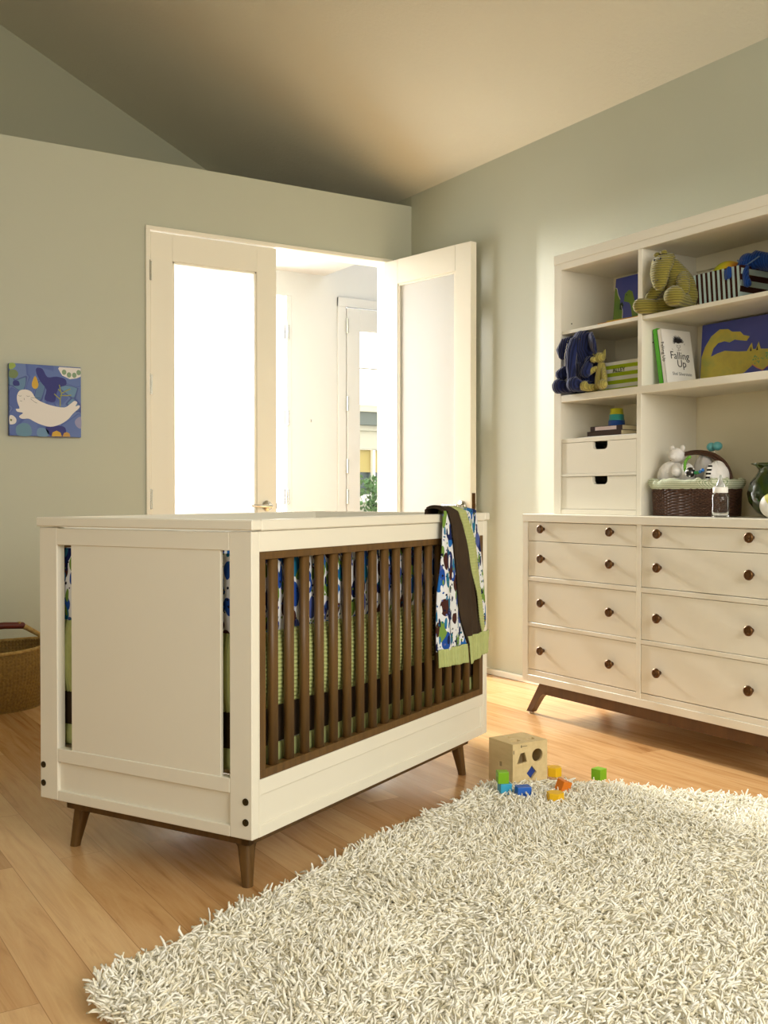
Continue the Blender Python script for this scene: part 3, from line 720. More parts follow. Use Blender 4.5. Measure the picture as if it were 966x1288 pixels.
# --- elephant
t = thing('toy_elephant', 'navy corduroy elephant slumped at left end of middle shelf', 'stuffed toy', (-0.360, -1.905, Z2))
part('body', tube(B(), [(0.01, 0, 0.048), (0.0, 0, 0.09), (-0.005, 0, 0.16)], [0.046, 0.052, 0.040], 18), M_navy, t, True)
bm = tube(B(), [(-0.020, 0.006, 0.150), (-0.026, 0.006, 0.185), (-0.026, 0.005, 0.222)], [0.044, 0.058, 0.052], 20, squash=.8, up=(1, 0, 0)); part('head', bm, M_navy, t, True)
part('trunk', tube(B(), [(-0.055, 0.020, 0.215), (-0.074, 0.020, 0.170), (-0.082, 0.016, 0.120), (-0.084, 0.008, 0.075), (-0.086, 0.004, 0.040)], [0.026, 0.025, 0.022, 0.020, 0.022], 14), M_navy, t, True)
part('ear', tube(B(), [(-0.030, 0.058, 0.232), (-0.048, 0.088, 0.222), (-0.054, 0.098, 0.190), (-0.054, 0.094, 0.172)], [0.020, 0.026, 0.031, 0.024], 14, squash=0.4, up=(1, 0, 0)), M_navy, t, True)
part('ear', tube(B(), [(-0.030, -0.044, 0.232), (-0.046, -0.064, 0.228), (-0.052, -0.084, 0.196), (-0.054, -0.096, 0.172)], [0.018, 0.026, 0.030, 0.022], 14, squash=0.4, up=(1, 0, 0)), M_navy, t, True)
part('arm', tube(B(), [(-0.03, 0.045, 0.135), (-0.05, 0.075, 0.110), (-0.062, 0.098, 0.086)], [0.020, 0.020, 0.027], 12), M_navy, t, True)
part('arm', tube(B(), [(-0.03, -0.04, 0.135), (-0.05, -0.052, 0.110), (-0.062, -0.050, 0.080)], [0.020, 0.020, 0.024], 12), M_navy, t, True)
part('leg', tube(B(), [(0.0, 0.035, 0.03), (-0.05, 0.070, 0.028), (-0.080, 0.094, 0.036)], [0.026, 0.024, 0.033], 14), M_navy, t, True)
part('leg', tube(B(), [(0.0, -0.03, 0.03), (-0.05, -0.012, 0.028), (-0.086, -0.006, 0.036)], [0.026, 0.024, 0.033], 14), M_navy, t, True)
for q in (1, -1): part('eye', ell(B(), (-0.072, 0.008 + q*0.036, 0.222), (0.004, 0.004, 0.004), 8, 6), M_black, t, True)
part('trunk_highlight', tube(B(), [(-0.080 - 0.0026*min(i, 7) - 0.0008*max(0, i - 7), 0.043 - 0.003*(i % 2) - 0.0007*i, 0.212 - 0.0075*i) for i in range(14)], 0.0012, 5), M_paper, t, label='painted pale highlight zigzag down the trunk')  # corduroy highlight painted as a pale zigzag line
# --- small olive animal
t = thing('toy_dog', 'small light olive corduroy animal leaning on the navy elephant', 'stuffed toy', (-0.378, -1.998, Z2))
part('body', tube(B(), [(0, -0.004, 0.028), (0.0, -0.004, 0.06), (0.0, -0.006, 0.108)], [0.027, 0.026, 0.017], 14), M_olive2, t, True)
bm = ell(B(), (-0.008, -0.004, 0.140), (0.024, 0.025, 0.022)); ell(bm, (-0.030, 0.008, 0.132), (0.015, 0.015, 0.013)); part('head', bm, M_olive2, t, True)
part('ear', tube(B(), [(-0.002, -0.020, 0.150), (-0.002, -0.028, 0.168)], [0.013, 0.005], 10, squash=.45, up=(1, 0, 0)), M_olive2, t, True)
part('ear', tube(B(), [(-0.008, 0.012, 0.150), (-0.010, 0.030, 0.158)], [0.010, 0.005], 10, squash=.45, up=(1, 0, 0)), M_olive2, t, True)
part('arm', tube(B(), [(-0.012, 0.010, 0.098), (-0.03, 0.034, 0.084), (-0.040, 0.050, 0.078)], [0.010, 0.015, 0.019], 12), M_olive2, t, True)
part('arm', tube(B(), [(-0.008, -0.024, 0.090), (-0.02, -0.042, 0.060), (-0.026, -0.050, 0.044)], [0.009, 0.010, 0.011], 12), M_olive2, t, True)
part('leg', tube(B(), [(-0.01, 0.014, 0.018), (-0.040, 0.034, 0.018), (-0.052, 0.040, 0.025)], [0.015, 0.016, 0.022], 12), M_olive2, t, True)
part('leg', tube(B(), [(-0.01, -0.020, 0.018), (-0.036, -0.050, 0.018), (-0.046, -0.062, 0.023)], [0.015, 0.015, 0.021], 12), M_olive2, t, True)
part('eye', ell(B(), (-0.034, 0.000, 0.142), (0.0022, 0.0022, 0.0022), 8, 6), M_black, t, True)
# --- crocodile
t = thing('toy_crocodile', 'large olive corduroy crocodile with drooping snout on upper shelf', 'stuffed toy', (-0.315, -2.400, Z1))
part('body', tube(B(), [(0.0, 0.012, 0.058), (-0.004, 0.020, 0.100), (-0.014, 0.035, 0.145), (-0.03, 0.045, 0.180)], [0.060, 0.058, 0.046, 0.034], 18), M_olive, t, True)
part('head', tube(B(), [(-0.050, 0.056, 0.206), (-0.072, 0.054, 0.190), (-0.096, 0.044, 0.155), (-0.106, 0.036, 0.122), (-0.110, 0.032, 0.106)], [0.038, 0.050, 0.043, 0.036, 0.030], 16, squash=0.72, up=(-1, 0, 0)), M_olive, t, True)
bm = B(); ell(bm, (-0.082, 0.072, 0.224), (0.013, 0.014, 0.010)); ell(bm, (-0.082, 0.038, 0.226), (0.013, 0.014, 0.010)); part('brow', bm, M_olive, t, True)
for q in (0.070, 0.040): part('eye', ell(B(), (-0.112, q - 0.012, 0.198), (0.004, 0.004, 0.004), 8, 6), M_black, t, True)
for q in (0.044, 0.022): part('nostril', ell(B(), (-0.134, q, 0.112), (0.003, 0.004, 0.003), 8, 6), M_black, t, True)
part('arm', tube(B(), [(-0.03, 0.065, 0.130), (-0.055, 0.098, 0.098), (-0.072, 0.116, 0.066)], [0.022, 0.024, 0.022], 14), M_olive, t, True)
part('foot', tube(B(), [(-0.060, 0.092, 0.030), (-0.090, 0.112, 0.031), (-0.112, 0.134, 0.034)], [0.026, 0.031, 0.030], 14), M_olive, t, True)
part('leg', tube(B(), [(-0.01, 0.05, 0.035), (-0.05, 0.080, 0.032)], [0.034, 0.030], 14), M_olive, t, True)
part('leg', tube(B(), [(-0.01, 0.00, 0.042), (-0.060, -0.018, 0.044), (-0.095, -0.026, 0.048)], [0.040, 0.032, 0.040], 16), M_olive, t, True)
part('arm', tube(B(), [(-0.02, 0.00, 0.13), (-0.045, -0.024, 0.10), (-0.055, -0.034, 0.075)], [0.026, 0.027, 0.025], 14), M_olive, t, True)
# --- fabric bins
def bin_(name, label, cat, loc, w0, w1, d0, d1, h, m, rz=0, thick=0.004):
    t = thing(name, label, cat, loc, rz); bm = B()
    o0 = [(-d0/2, -w0/2), (-d0/2, w0/2), (d0/2, w0/2), (d0/2, -w0/2)]; o1 = [(-d1/2, -w1/2), (-d1/2, w1/2), (d1/2, w1/2), (d1/2, -w1/2)]
    a = [bm.verts.new((x, y, 0)) for x, y in o0]; b = [bm.verts.new((x, y, h)) for x, y in o1]
    c = [bm.verts.new((x*(1 - 2*thick/d1), y*(1 - 2*thick/w1), h)) for x, y in o1]; d = [bm.verts.new((x*(1 - 2*thick/d0), y*(1 - 2*thick/w0), thick)) for x, y in o0]
    for j in range(4):
        q = (j+1) % 4
        bm.faces.new((a[j], a[q], b[q], b[j])); bm.faces.new((b[j], b[q], c[q], c[j])); bm.faces.new((c[j], c[q], d[q], d[j]))
    bm.faces.new(a); bm.faces.new(d)
    part('bin_body', bm, m, t); return t
def m_stripe(name, axis, period, c1, c2, duty=0.5, yface=None):
    m = mat(name, c1, 0.85, 0.2); k = N(m); c = k.n('ShaderNodeTexCoord'); s = k.n('ShaderNodeSeparateXYZ'); k.l(c.outputs['Object'], s.inputs[0])
    def st(ax, per): return k.math('LESS_THAN', k.math('FRACT', k.math('ADD', k.math('DIVIDE', s.outputs[ax], per), 10.0)), duty)
    f = st(axis, period)
    if yface:   # the side faces carry stripes in the other direction, as the fabric was cut
        g = k.n('ShaderNodeNewGeometry'); vt = k.n('ShaderNodeVectorTransform', vector_type='NORMAL', convert_from='WORLD', convert_to='OBJECT')
        k.l(g.outputs['True Normal'], vt.inputs[0]); s2 = k.n('ShaderNodeSeparateXYZ'); k.l(vt.outputs[0], s2.inputs[0])
        sel = k.math('GREATER_THAN', k.math('ABSOLUTE', s2.outputs[1]), 0.7)
        f2 = st(2, yface)
        f = k.math('ADD', k.math('MULTIPLY', f, k.math('SUBTRACT', 1.0, sel)), k.math('MULTIPLY', f2, sel))
    k.col(k.mix(f, c1, c2)); return m
gb = bin_('striped_bin', 'lime and white striped bin behind the small olive animal', 'storage bin', (-0.25, -2.076, Z2), 0.235, 0.285, 0.15, 0.18, 0.122, m_stripe('lime stripes', 2, 0.031, S(226, 226, 216), S(160, 182, 32), 0.5))
text('bin_lettering', 'ALLEY', 0.026, flat('dark olive ink', 62, 74, 22), gb, (-0.0890, 0.010, 0.078), (0, -1, 0), (-0.122, 0, 1), 0.0006)
sb = bin_('striped_bin', 'brown and pale blue striped bin holding toys on upper shelf', 'storage bin', (-0.200, -2.540, Z1), 0.185, 0.225, 0.19, 0.215, 0.136, m_stripe('brown blue stripes', 1, 0.0225, S(190, 212, 210), S(60, 30, 24), 0.5, 0.042))
bm = B(); tube(bm, [(-0.113, -0.060, 0.128), (-0.112, -0.058, 0.105)], [0.012, 0.014], 10, squash=0.3, up=(1, 0, 0)); tube(bm, [(-0.112, -0.045, 0.124), (-0.110, -0.046, 0.10)], [0.008, 0.009], 8, squash=0.3, up=(1, 0, 0))
part('fabric_tag', bm, M_royal, sb, True, 'blue corduroy tag on the bin front')
# rainbow ball
M_ball = mat('rainbow ball', S(220, 210, 60), 0.3); k = N(M_ball); v = k.coord()
s = k.n('ShaderNodeSeparateXYZ'); k.l(v, s.inputs[0])
k.col(k.ramp(k.math('ADD', k.math('MULTIPLY', s.outputs[1], -7.0), 0.5), [(0.0, S(180, 190, 215)), (0.22, S(196, 200, 90)), (0.45, S(196, 204, 40)), (0.65, S(222, 200, 50)), (0.85, S(214, 130, 60))]))
tag(mesh('toy_ball', ell(B(), (0, 0, 0), (0.066, 0.066, 0.066), 32, 20), M_ball, None, True), 'yellow and orange ball sitting in the striped brown bin', 'ball').location = (-0.220, -2.522, Z1 + 0.118)
o = tag(mesh('toy_figure', ell(ell(B(), (0, 0, 0), (0.022, 0.024, 0.02)), (-0.01, 0.028, 0.0), (0.012, 0.02, 0.010)), flat('teal felt', 70, 170, 170), None, True), 'small teal felt toy peeking over left edge of the striped bin', 'stuffed toy'); o.location = (-0.235, -2.460, Z1 + 0.128)
bm = tube(B(), [(0, 0, 0), (0.0, 0.02, -0.06)], 0.01, 8)
bm2 = bm; o2 = mesh('stem', bm2, flat('green felt', 110, 150, 60), o, True)
t = thing('plush_toy', 'royal blue corduroy toy draped over right side of the striped bin', 'stuffed toy', (-0.225, -2.640, Z1 + 0.12))
part('body', tube(B(), [(-0.03, 0.018, 0.02), (0.01, -0.005, 0.045), (0.04, -0.05, 0.03), (0.03, -0.09, 0.0)], [0.028, 0.036, 0.034, 0.028], 16), M_royal, t, True)
part('head', ell(B(), (-0.012, 0.015, 0.040), (0.034, 0.034, 0.032)), M_royal, t, True)
part('arm', tube(B(), [(-0.05, -0.005, 0.01), (-0.068, -0.02, -0.03), (-0.07, -0.03, -0.055)], [0.013, 0.012, 0.015], 10), M_royal, t, True)
part('ribbon', tube(B(), [(-0.045, 0.035, 0.045), (-0.055, 0.0, 0.012), (-0.02, -0.040, 0.048)], 0.003, 6), flat('pale blue ribbon', 110, 140, 190), t, True)
# --- leaning books
def book(name, label, loc, w, h, th, mcov, rot, pages=M_pages):
    """local: spine at x=0 facing -x, cover facing -y, w along x, h along z, thickness along y"""
    t = thing(name, label, 'book', loc); t.rotation_euler = rot
    bm = B(); box(bm, 0, w, -th, -th + 0.002, 0, h, 0.0006); box(bm, 0, w, -0.002, 0, 0, h, 0.0006); box(bm, 0, 0.002, -th, 0, 0, h, 0.0006)
    part('cover', bm, mcov, t); part('pages', bbox_(0.002, w - 0.004, -th + 0.002, -0.002, 0.003, h - 0.003, 0), pages, t)
    return t
lean = R(-9.5)
book('storybook', 'glossy green book leaning against the hutch divider', (-0.352, -2.2985, Z2 + .004), 0.165, 0.222, 0.022, flat('glossy green cover', 80, 176, 30, rough=.2), (lean, 0, 0))
wb = book('storybook', 'white book titled Falling Up leaning on the green book', (-0.352, -2.3215, Z2 + .004), 0.165, 0.218, 0.019, M_paper, (lean, 0, 0))
M_ink = flat('black ink', 34, 32, 36)
text('title', 'Falling', 0.043, M_ink, wb, (0.088, -0.0193, 0.100), (1, 0, 0), (0, 0, 1), 0.0004)
text('title', 'Up', 0.043, M_ink, wb, (0.094, -0.0193, 0.068), (1, 0, 0), (0, 0, 1), 0.0004)
text('author_line', 'Shel Silverstein', 0.018, flat('grey ink', 110, 110, 112), wb, (0.090, -0.0193, 0.034), (1, 0, 0), (0, 0, 1), 0.0003)
text('spine_title', 'Falling Up', 0.020, M_ink, wb, (-0.0004, -0.012, 0.125), (0, 0, -1), (0, -1, 0), 0.0003)
bm = B()
for i in range(46):
    a = R(200 - i*220/45); l0 = 0.010; l1 = 0.020 + 0.010*random.random()
    c0 = Vector((0.086 + .002, -0.0194, 0.172))
    p0 = c0 + Vector((math.cos(a)*l0*1.3, 0, math.sin(a)*l0)); p1 = c0 + Vector((math.cos(a + .2)*l1*1.2, 0, math.sin(a + .2)*l1*0.9))
    tube(bm, [p0, p1], 0.0007, 4, ends=False)
poly(bm, [(0.088 + 0.015*math.cos(q*PI/8), -0.0194, 0.173 + 0.009*math.sin(q*PI/8)) for q in range(16)], (0, -0.0004, 0))
for p in ([(0.078, 0.158), (0.080, 0.148), (0.088, 0.143), (0.097, 0.149), (0.099, 0.158)], [(0.083, 0.155), (0.086, 0.157)], [(0.091, 0.157), (0.094, 0.155)], [(0.086, 0.149), (0.090, 0.149)], [(0.088, 0.142), (0.086, 0.134), (0.078, 0.137)], [(0.088, 0.136), (0.100, 0.14)], [(0.05, 0.14), (0.054, 0.136)], [(0.12, 0.16), (0.126, 0.166)]):
    tube(bm, [(x, -0.0194, z) for x, z in p], 0.0007, 4, ends=False)
part('cover_drawing', bm, M_ink, wb, label='ink drawing of a child with spiky hair')
# --- crocodile picture book
M_blue = mat('cover blue', S(72, 84, 168), 0.45); k = N(M_blue); v = k.coord(); k.col(k.mix(k.noise(v, 6, 3).outputs[0], S(56, 76, 170), S(92, 92, 164)))
M_yel = mat('cover yellow', S(196, 184, 88), 0.5); k = N(M_yel); v = k.coord(); k.col(k.ramp(k.noise(v, 14, 5).outputs[0], [(0.3, S(176, 178, 92)), (0.5, S(206, 190, 84)), (0.7, S(190, 172, 80))]))
M_gr2 = mat('cover green', S(120, 150, 60), 0.5); k = N(M_gr2); v = k.coord(); k.col(k.ramp(k.noise(v, 12, 4).outputs[0], [(0.3, S(96, 136, 56)), (0.6, S(122, 152, 60)), (0.75, S(140, 120, 60))]))
t = thing('picture_book', 'blue picture book with a long yellow crocodile on middle shelf', 'picture book', (-0.150, -2.320, Z2 + .001)); t.rotation_euler = (0, R(4), 0)
part('cover', bbox_(0, 0.014, -0.46, 0, 0, 0.250, 0.001), M_blue, t)
P = lambda pts, x=-0.0003: [(x, -a, b) for a, b in pts]
out = [(0.005, 0.12), (0.02, 0.16), (0.05, 0.20), (0.09, 0.222), (0.13, 0.218), (0.15, 0.205), (0.19, 0.20), (0.205, 0.185), (0.235, 0.176), (0.222, 0.160), (0.19, 0.166), (0.165, 0.172), (0.14, 0.164), (0.115, 0.172), (0.085, 0.168), (0.063, 0.150), (0.052, 0.118), (0.085, 0.128), (0.12, 0.134), (0.18, 0.124), (0.225, 0.120), (0.238, 0.140), (0.247, 0.150), (0.253, 0.124), (0.266, 0.124), (0.278, 0.150), (0.288, 0.122), (0.34, 0.116), (0.42, 0.100), (0.45, 0.06), (0.40, 0.05), (0.35, 0.062), (0.32, 0.052), (0.30, 0.040), (0.275, 0.052), (0.255, 0.064), (0.22, 0.040), (0.15, 0.012), (0.03, 0.002), (0.004, 0.04)]
bm = B(); poly(bm, P(out), (-0.0006, 0, 0)); part('crocodile_picture', bm, M_yel, t, label='yellow painted crocodile')
bm = B()
for ax_ in (0.243, 0.272): poly(bm, P([(ax_ - 0.004, 0.118), (ax_ + .001, 0.136), (ax_ + 0.005, 0.118)], -0.0012), (-0.0003, 0, 0))
part('crocodile_pupil', bm, M_ink, t)
bm = B()
for i in range(40):
    cx, cz = random.uniform(0.255, 0.42), random.uniform(0.065, 0.108); poly(bm, P([(cx + 0.003*math.cos(q), cz + 0.003*math.sin(q)) for q in np.linspace(0, 5.2, 6)], -0.0010), (-0.0003, 0, 0))
part('crocodile_spots', bm, flat('spot green', 110, 170, 110), t)
bm = B(); tube(bm, P([(0.252, 0.066), (0.275, 0.051), (0.302, 0.039), (0.32, 0.051), (0.35, 0.062)], -0.001), 0.0016, 5); part('crocodile_mouth', bm, flat('painted pink', 214, 120, 110), t)
# --- dinosaur picture book
t = thing('picture_book', 'blue picture book with green dinosaurs on top left shelf', 'picture book', (-0.175, -1.858, ZB2 + .001)); t.rotation_euler = (0, R(5), 0)
part('cover', bbox_(0, 0.012, -0.34, 0, 0, 0.240, 0.001), M_blue, t)
bm = B(); poly(bm, P([(0.0, 0.0), (0.0, 0.205), (0.012, 0.195), (0.022, 0.165), (0.035, 0.145), (0.038, 0.12), (0.052, 0.10), (0.055, 0.06), (0.045, 0.0)]), (-0.0005, 0, 0)); part('near_dinosaur_picture', bm, M_gr2, t, label='green painted dinosaur at left edge')
bm = B(); tube(bm, P([(0.002, 0.20), (0.012, 0.195), (0.022, 0.165), (0.035, 0.145)], -0.0008), 0.0013, 5); tube(bm, P([(0.046, 0.115), (0.055, 0.09), (0.055, 0.06), (0.045, 0.0)], -0.0008), 0.0013, 5); part('frill_outline', bm, M_paper, t)
bm = B(); poly(bm, P([(0.058, 0.132), (0.062, 0.165), (0.085, 0.178), (0.105, 0.168), (0.125, 0.12), (0.16, 0.10), (0.19, 0.11), (0.30, 0.09), (0.30, 0.0), (0.13, 0.0), (0.115, 0.05), (0.10, 0.11), (0.09, 0.122)]), (-0.0005, 0, 0)); part('far_dinosaur_picture', bm, M_gr2, t, label='green painted dinosaur with long neck')
bm = B(); poly(bm, P([(0.035, 0.125), (0.05, 0.130), (0.058, 0.115), (0.05, 0.095), (0.036, 0.10)], -0.001), (-0.0004, 0, 0)); poly(bm, P([(0.073 + .003*math.cos(q), 0.158 + .003*math.sin(q)) for q in np.linspace(0, 5.2, 6)], -0.001), (-0.0004, 0, 0)); part('painted_leaves', bm, flat('dark leaf', 26, 50, 24), t)
# flat paper books on the top-left shelf
def flatbook(label, loc, w, d, th, m, rz=0, pages=M_pages, name='paperback'):
    t = thing(name, label, 'book', loc, rz)
    bm = B(); box(bm, -d/2, d/2, -w/2, w/2, 0, 0.0012, 0); box(bm, -d/2, d/2, -w/2, w/2, th - 0.0012, th, 0); box(bm, -d/2, -d/2 + 0.0012, -w/2, w/2, 0, th, 0)
    part('cover', bm, m, t); part('pages', bbox_(-d/2 + 0.0012, d/2 - 0.003, -w/2 + 0.002, w/2 - 0.002, 0.0012, th - 0.0012, 0), pages, t); return t
flatbook('orange thin book lying flat on top left shelf', (-0.310, -2.095, ZB2), 0.225, 0.14, 0.008, flat('orange cover', 226, 160, 62), 0, name='storybook')
flatbook('yellow thin book lying on the orange one', (-0.300, -2.120, ZB2 + 0.0082), 0.205, 0.12, 0.006, flat('yellow cover', 226, 206, 96), R(6), name='storybook')
# stack on the drawer shelf
ZS = 1.1975
flatbook('white magazine at the bottom under the dark books', (-0.315, -2.045, ZS), 0.340, 0.155, 0.005, M_paper, 0, M_paper, 'magazine')
b1 = flatbook('thick dark brown book lying on the white magazine', (-0.290, -1.998, ZS + 0.0052), 0.200, 0.135, 0.022, flat('dark brown cover', 62, 40, 34, rough=.3))

b2 = flatbook('dark book with white spine label below the stacking cups', (-0.290, -2.006, ZS + 0.0274), 0.180, 0.130, 0.020, flat('purple brown cover', 58, 38, 44, rough=.3), R(2))
part('spine_label', bbox_(-0.0658, -0.0652, -0.058, 0.062, 0.003, 0.018, 0), flat('pale pink label', 226, 206, 206), b2, label='pale pink spine label')
for i, (r0, r1, c_, lb_) in enumerate(((0.034, 0.036, (34, 84, 168), 'blue stacking cup at the bottom of the cup tower'), (0.0300, 0.0325, (60, 168, 168), 'teal stacking cup in the middle of the tower'), (0.0265, 0.029, (200, 200, 44), 'yellow stacking cup on top of the tower'))):
    b = B(); lathe(b, [(r1, 0), (r1, 0.004), (r0 + .001, 0.005), (r0, 0.024), (r0 - 0.004, 0.025), (0.001, 0.025)], 28)
    tag(mesh('stacking_cup', b, flat('cup %d' % i, *c_, rough=.3), None, True), lb_, 'toy cup', 'stacking cups on the drawer shelf').location = (-0.285, -1.998, ZS + 0.0476 + i*0.0252)

# --- wicker basket on the dresser
wk = thing('wicker_basket', 'dark brown wicker basket with gingham liner on the dresser', 'basket', (-0.298, -2.437, ZD))
AX, AY, NE = 0.098, 0.178, 3.2
def sup(u, sx, sy):
    a = 2*PI*u; c_, s_ = math.cos(a), math.sin(a)
    return Vector((math.copysign(abs(c_)**(2/NE), c_)*sx, math.copysign(abs(s_)**(2/NE), s_)*sy, 0))
bm = B(); NS, NR = 84, 22
def wv(u, v):
    i = u*NS*4; row = v*NR
    s = 0.975 + 0.03*v
    off = 0.0032*math.sin(2*PI*u*NS/2 + PI*int(row)) * math.sin(PI*(row % 1))**.5
    p = sup(u, AX*s + off, AY*s + off); p.z = 0.002 + v*0.122; return p
grid(bm, wv, NS*4, NR*4, True)
f_ = [bm.verts.new(sup(i/60, AX*.97, AY*.97) + Vector((0, 0, 0.003))) for i in range(60)]; bm.faces.new(f_)
part('basket_body', bm, M_wicker, wk, True)
bm = B(); grid(bm, lambda u, v: sup(u, AX*.985, AY*.985) - sup(u, .007, .007)*0 + Vector((0, 0, 0.004 + v*0.118)) if False else (lambda p: Vector((p.x, p.y, 0.004 + v*0.118)))(sup(u, AX*(.93 + .02*v), AY*(.955 + .01*v))), 80, 4, True)
M_ging = mat('green gingham', S(214, 220, 190), 0.9); k = N(M_ging); c = k.n('ShaderNodeTexCoord'); s = k.n('ShaderNodeSeparateXYZ'); k.l(c.outputs['Object'], s.inputs[0])
h = 0.0072
fr = lambda a: k.math('LESS_THAN', k.math('FRACT', k.math('ADD', k.math('DIVIDE', a, h), 20.0)), 0.42)
f1 = fr(k.math('ADD', s.outputs[1], s.outputs[0])); f2 = fr(s.outputs[2])
k.col(k.ramp(k.math('MULTIPLY', k.math('ADD', f1, f2), 0.5), [(0.0, S(230, 231, 212)), (0.4, S(184, 194, 160)), (0.9, S(112, 130, 98))], 'CONSTANT'))
part('liner_inside', bm, M_ging, wk, True)
bm = B()
def ln(u, v):
    a = v*PI*1.35 - 0.5; wob = 0.003*math.sin(u*2*PI*13) + 0.002*math.sin(u*2*PI*31)
    drop = max(0, v - 0.6)*0.040
    r = 0.0135 + wob*v
    p = sup(u, AX*1.01 + 0.002 + r*math.sin(a)*0.9 - .002, AY*1.01 + 0.002 + r*math.sin(a)*0.9 - .002); p.z = 0.128 + r*math.cos(a) - drop + wob; return p
grid(bm, ln, 160, 12, True); part('liner_cuff', bm, M_ging, wk, True, 'folded green gingham liner cuff')
bm = B(); hp = [(0, 0.165*math.cos(PI*i/22), 0.118 + 0.128*math.sin(PI*i/22)**0.8) for i in range(23)]
tube(bm, hp, 0.0085, 10, squash=1.0)
tube(bm, [(p[0] - 0.012, p[1]*0.965, 0.118 + (p[2] - .118)*0.955) for p in hp], 0.0055, 8)
part('basket_handle', bm, M_wicker, wk, True)
# contents
t = thing('toy_bear', 'white plush bear sitting at left in the wicker basket', 'stuffed toy', (-0.315, -2.352, ZD + 0.078))
bm = B(); ell(bm, (0, 0.02, 0.075), (0.055, 0.058, 0.062)); part('body', bm, M_white, t, True)
bm = B(); ell(bm, (-0.01, -0.012, 0.158), (0.030, 0.032, 0.028)); ell(bm, (-0.032, -0.014, 0.152), (0.014, 0.016, 0.012)); part('head', bm, M_white, t, True)
for y in (0.012, -0.040): part('ear', ell(B(), (-0.008, y, 0.184), (0.006, 0.012, 0.012)), M_white, t, True)
part('arm', tube(B(), [(-0.03, -0.03, 0.11), (-0.055, -0.055, 0.09)], [0.018, 0.02], 12), M_white, t, True)
def cloth_roll(label, loc, rx, ry, rz_, m, name='folded_cloth'):
    b = B(); r3 = np.random.default_rng(int(abs(loc[1])*1e4))
    ph = r3.uniform(0, 6, 4)
    def f(u, v):
        th = PI*v; a = 2*PI*u; q = 1 + 0.06*math.sin(3*a + ph[0] + 2*th) + 0.04*math.sin(7*a + ph[1] - 3*th)
        return (rx*math.sin(th)*math.cos(a)*q, ry*math.sin(th)*math.sin(a)*q, rz_*math.cos(th)*q)
    grid(b, f, 36, 20, True); bmesh.ops.remove_doubles(b, verts=b.verts, dist=0.0004)
    o = tag(mesh(name, b, m, None, True), label, 'cloth'); o.location = loc; return o
cloth_roll('white folded cloth in the middle of the wicker basket', (-0.325, -2.412, ZD + 0.140), 0.042, 0.040, 0.060, M_white)
cloth_roll('rounded white cloth bundle at right in the wicker basket', (-0.330, -2.563, ZD + 0.144), 0.042, 0.046, 0.060, M_white)
cloth_roll('soft grey white towel behind the beaded rattle', (-0.290, -2.475, ZD + 0.175), 0.038, 0.048, 0.060, flat('pale grey towel', 196, 192, 190, rough=.95))
t = thing('beaded_rattle', 'ring rattle with green beads and a black polka dot ball', 'rattle', (-0.378, -2.493, ZD + 0.172))
M_gb = flat('green bead', 112, 178, 60, rough=.35); M_bk = flat('black dotted', 30, 26, 26, rough=.4)
for i in range(9):
    a = R(95 + i*15); part('green_bead', ell(B(), (0.004, 0.018 - 0.026*math.cos(a), 0.018 + 0.034*math.sin(a)), (0.0062, 0.0062, 0.0062), 10, 8), M_gb, t, True)
bb = part('dotted_ball', ell(B(), (-0.006, 0.008, -0.006), (0.019, 0.019, 0.019)), M_bk, t, True, 'black ball with white dots')
bm = B()
for q in range(14):
    z = 1 - 2*(q + .5)/14; a = q*2.4; rr_ = math.sqrt(1 - z*z); d = Vector((rr_*math.cos(a), rr_*math.sin(a), z)); ell(bm, Vector((-0.006, 0.008, -0.006)) + d*0.0182, (0.0036, 0.0036, 0.0036), 8, 6)
part('white_dot', bm, M_paper, bb, True)
for i, cc in enumerate(((40, 140, 90), (60, 150, 70), (40, 120, 180), (30, 110, 190))):
    part('bead', ell(B(), (-0.004, -0.016 - i*0.011, -0.008 + 0.001*i*i), (0.0068, 0.0068, 0.0068), 10, 8), flat('bead %d' % i, *cc, rough=.35), t, True)
M_zeb = m_stripe('black white bands', 2, 0.014, S(236, 234, 230), S(26, 22, 24), 0.5)
t = tag(mesh('soft_rattle', tube(B(), [(0, 0, 0), (0, -0.004, 0.02), (0, -0.012, 0.045)], [0.008, 0.009, 0.008], 12), M_zeb, None, True), 'black and white banded soft rattle beside the dotted ball', 'rattle'); t.location = (-0.376, -2.560, ZD + 0.142)
t = thing('dumbbell_rattle', 'teal dumbbell rattle standing above the basket handle', 'rattle', (-0.255, -2.488, ZD + 0.12))
M_teal = flat('teal plastic', 104, 182, 186, rough=.3)
bm = B(); ell(bm, (0, 0.014, 0.145), (0.020, 0.018, 0.017)); ell(bm, (0, -0.014, 0.147), (0.020, 0.018, 0.017)); part('rattle_head', bm, M_teal, t, True)
part('rattle_stem', tube(B(), [(0, 0, 0.0), (0, 0, 0.13)], 0.006, 10), M_glass, t, True, 'clear stem')
bm = B(); ell(bm, (0, 0, 0.055), (0.034, 0.040, 0.016)); part('rattle_base', bm, flat('deep teal plastic', 40, 130, 150, rough=.3), t, True)
